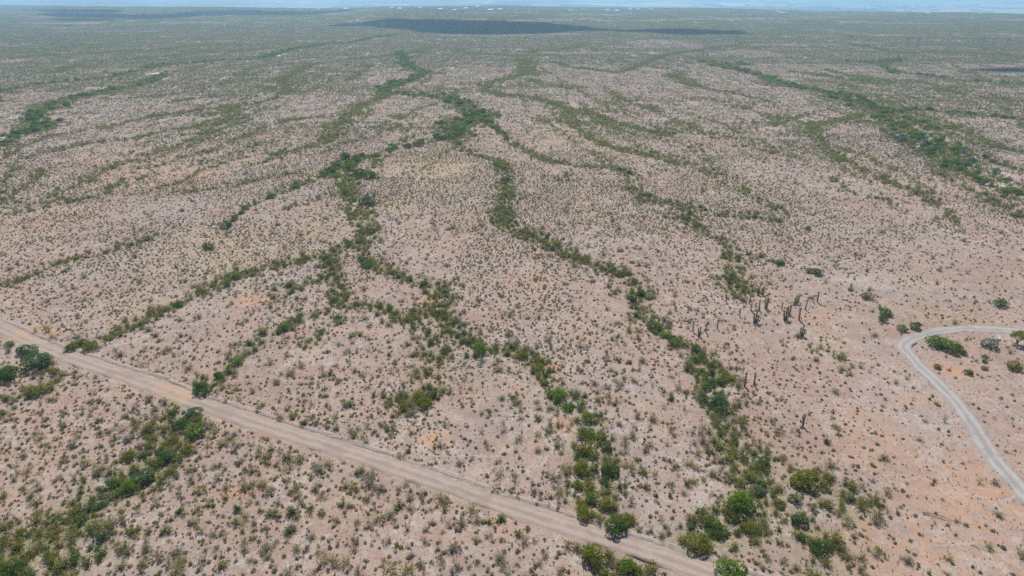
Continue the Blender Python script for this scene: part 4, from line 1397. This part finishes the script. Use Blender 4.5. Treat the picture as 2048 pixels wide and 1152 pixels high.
# ------------------------------------------------------------------ houses on the rim and town in the valley
def house_parts(w, d, h, wall, roof, gable):
    a, b = MB(), MB()
    a.box((0, 0, h / 2 - .3), (w, d, h + .6))
    if gable:
        o = .5
        b.poly([(-w / 2 - o, -d / 2 - o, h), (w / 2 + o, -d / 2 - o, h), (w / 2 + o, d / 2 + o, h), (-w / 2 - o, d / 2 + o, h), (-w / 2 - o, 0, h + d * .22), (w / 2 + o, 0, h + d * .22)],
               [[0, 1, 5, 4], [2, 3, 4, 5], [0, 4, 3], [1, 2, 5], [3, 2, 1, 0]])
    else:
        b.box((0, 0, h + .35), (w + .5, d + .5, .5))
        b.box((w * .2, d * .1, h + .95), (w * .25, d * .3, .7))
    wn_ = []
    for sx in (-.3, .3):
        c = MB(); c.box((w * sx, -d / 2 - .03, h * .5), (w * .16, .06, h * .38)); wn_.append(('window', c.mesh('window', [M['dark_glass']])))
    c = MB(); c.box((0, -d / 2 - .04, h * .36), (w * .09, .08, h * .72)); wn_.append(('door', c.mesh('door', [M['brown_roof']])))
    return [('wall', a.mesh('wall', [wall])), ('roof', b.mesh('roof', [roof]))] + wn_
HV = [house_parts(18, 11, 3.6, M['white_wall'], M['pale_roof'], False), house_parts(16, 10, 3.4, M['tan_wall'], M['brown_roof'], True), house_parts(22, 12, 3.6, M['white_wall'], M['pale_roof'], True), house_parts(15, 11, 4.2, M['tan_wall'], M['pale_roof'], False)]
HOUSES = [(772,16),(785,19),(795,17),(817,16),(842,17),(867,21),(881,20),(875,17),(903,16),(910,22),(924,21),(932,19),(940,22),(950,19),(955,15),(969,22),(981,22),(926,24),(944,25),(692,20),(938,15),(800,20),(855,18),(890,23),(1000,20),
 (1110,27),(1140,23),(1134,24),(1209,22),(1214,23),(1224,25),(1234,24),(1241,24),(1250,22),(1259,21),(1264,22),(1275,21),(1290,20),(1351,21),(1556,25),(1600,25),(1565,27),(1821,28),(1826,29),(1853,30),(1845,30),(640,22),(620,20),(1180,22),(1300,22)]
for i, (px, py) in enumerate(HOUSES):
    x, y = (float(q) for q in at(px, py))
    v = (0, 2, 3, 1, 2)[i % 5]
    t = link(bpy.data.objects.new('house', None))
    t.location = (x, y, float(height(x, y)))
    t.rotation_euler = (0, 0, random.uniform(-.5, .5))
    t.scale = (.7, 1.0, 1.0)
    for nm, me in HV[v]:
        new(nm, me, t)
    area = 'in the main row along the rim above the long cloud shadow' if px < 1050 else ('in the second cluster on the rim' if px < 1400 else 'at the plain\'s thin far rim past the warehouses')
    kind = ('white flat roofed', 'brown roofed tan', 'white gabled', 'tan flat roofed')[v]
    tag(t, f"{kind} house {area}", 'house', f"{kind} houses {area}")

def hall_parts(w, d, h):
    a, b, c = MB(), MB(), MB()
    a.box((0, 0, h / 2), (w, d, h))
    b.poly([(-w / 2 - 1, -d / 2 - 1, h), (w / 2 + 1, -d / 2 - 1, h), (w / 2 + 1, d / 2 + 1, h), (-w / 2 - 1, d / 2 + 1, h), (-w / 2 - 1, 0, h + 5), (w / 2 + 1, 0, h + 5)], [[0, 1, 5, 4], [2, 3, 4, 5], [0, 4, 3], [1, 2, 5], [3, 2, 1, 0]])
    c.box((0, -d / 2 - .05, h * .35), (w * .08, .1, h * .7))
    return [('wall', a.mesh('hall_wall', [M['white_wall']])), ('roof', b.mesh('hall_roof', [M['pale_roof']])), ('door', c.mesh('hall_door', [M['brown_roof']]))]
HALL = hall_parts(60, 30, 11)
HALLS = [(1412,10,3.6,1),(1391,12,.8,1),(1440,12,.8,1),(1462,17,.9,1),(1974,26,1.3,1),(1866,21,1.2,1),(1768,17,.9,1),(1783,18,.9,1),(1655,15,.9,1),(1735,17,.9,1),(1640,14,1.0,1),(1813,14,.8,1),(1791,8,1.1,1),(2020,18,.7,1),(1553,5,.8,1),(1092,4,1.2,1),
 (92,4,1.3,1),(145,7,2.0,1),(240,6,3.5,1),(288,9,1,1),(340,12,.8,1),(288,11,1.2,1),(360,12,.8,1),(378,12,.8,1),(270,12,1.0,1),(350,1,1,1),(732,9,.8,1),(746,1,1,1),(915,4,1,1),(1085,5,1.4,1),(1170,12,1,1),(1010,3,4,1),(1060,3,4,1),(1240,8,1.5,1),(1560,3,1.2,1),(1890,2,1.4,1),(1950,11,1.0,1),(2035,5,1.2,1),(560,8,1.2,1),(480,4,2.2,1),(640,5,1.4,1)]
_tr = random.Random(12)
HALLS += [(_tr.uniform(-20, 2070), _tr.uniform(1, 7) if _tr.random() < .5 else _tr.uniform(6, 12), _tr.uniform(.5, 1.6), 1) for _ in range(40)] + [(_tr.uniform(1380, 2040), _tr.uniform(10, 24), _tr.uniform(.4, 1.1), 1) for _ in range(40)]
HALLS = [h for k, h in enumerate(HALLS) if k < 5 or h[1] < np.interp(h[0], [p[0] for p in EDGE_PX], [p[1] for p in EDGE_PX]) - 1]
for i, (px, py, s, _) in enumerate(HALLS):
    x, y = (float(q) for q in at(px, py, VALLEY_Z))
    t = link(bpy.data.objects.new('warehouse', None))
    t.location = (x, y, VALLEY_Z)
    t.scale = (s * .8, 1, 1.0)
    for nm, me in HALL:
        new(nm, me, t)
    if i == 0:
        lab, g = 'very long white warehouse, brightest streak in the hazy valley', 'warehouses in the hazy valley'
    elif i == 4:
        lab, g = 'long white warehouse just clearing the plain\'s rim past the broad wash', 'warehouses in the hazy valley'
    else:
        side = 'beyond the cloud shadows' if px < 1000 else 'past the very long warehouse'
        lab, g = f"small white warehouse in the hazy valley {side}", f"small warehouses {side}"
    tag(t, lab, 'warehouse', g)
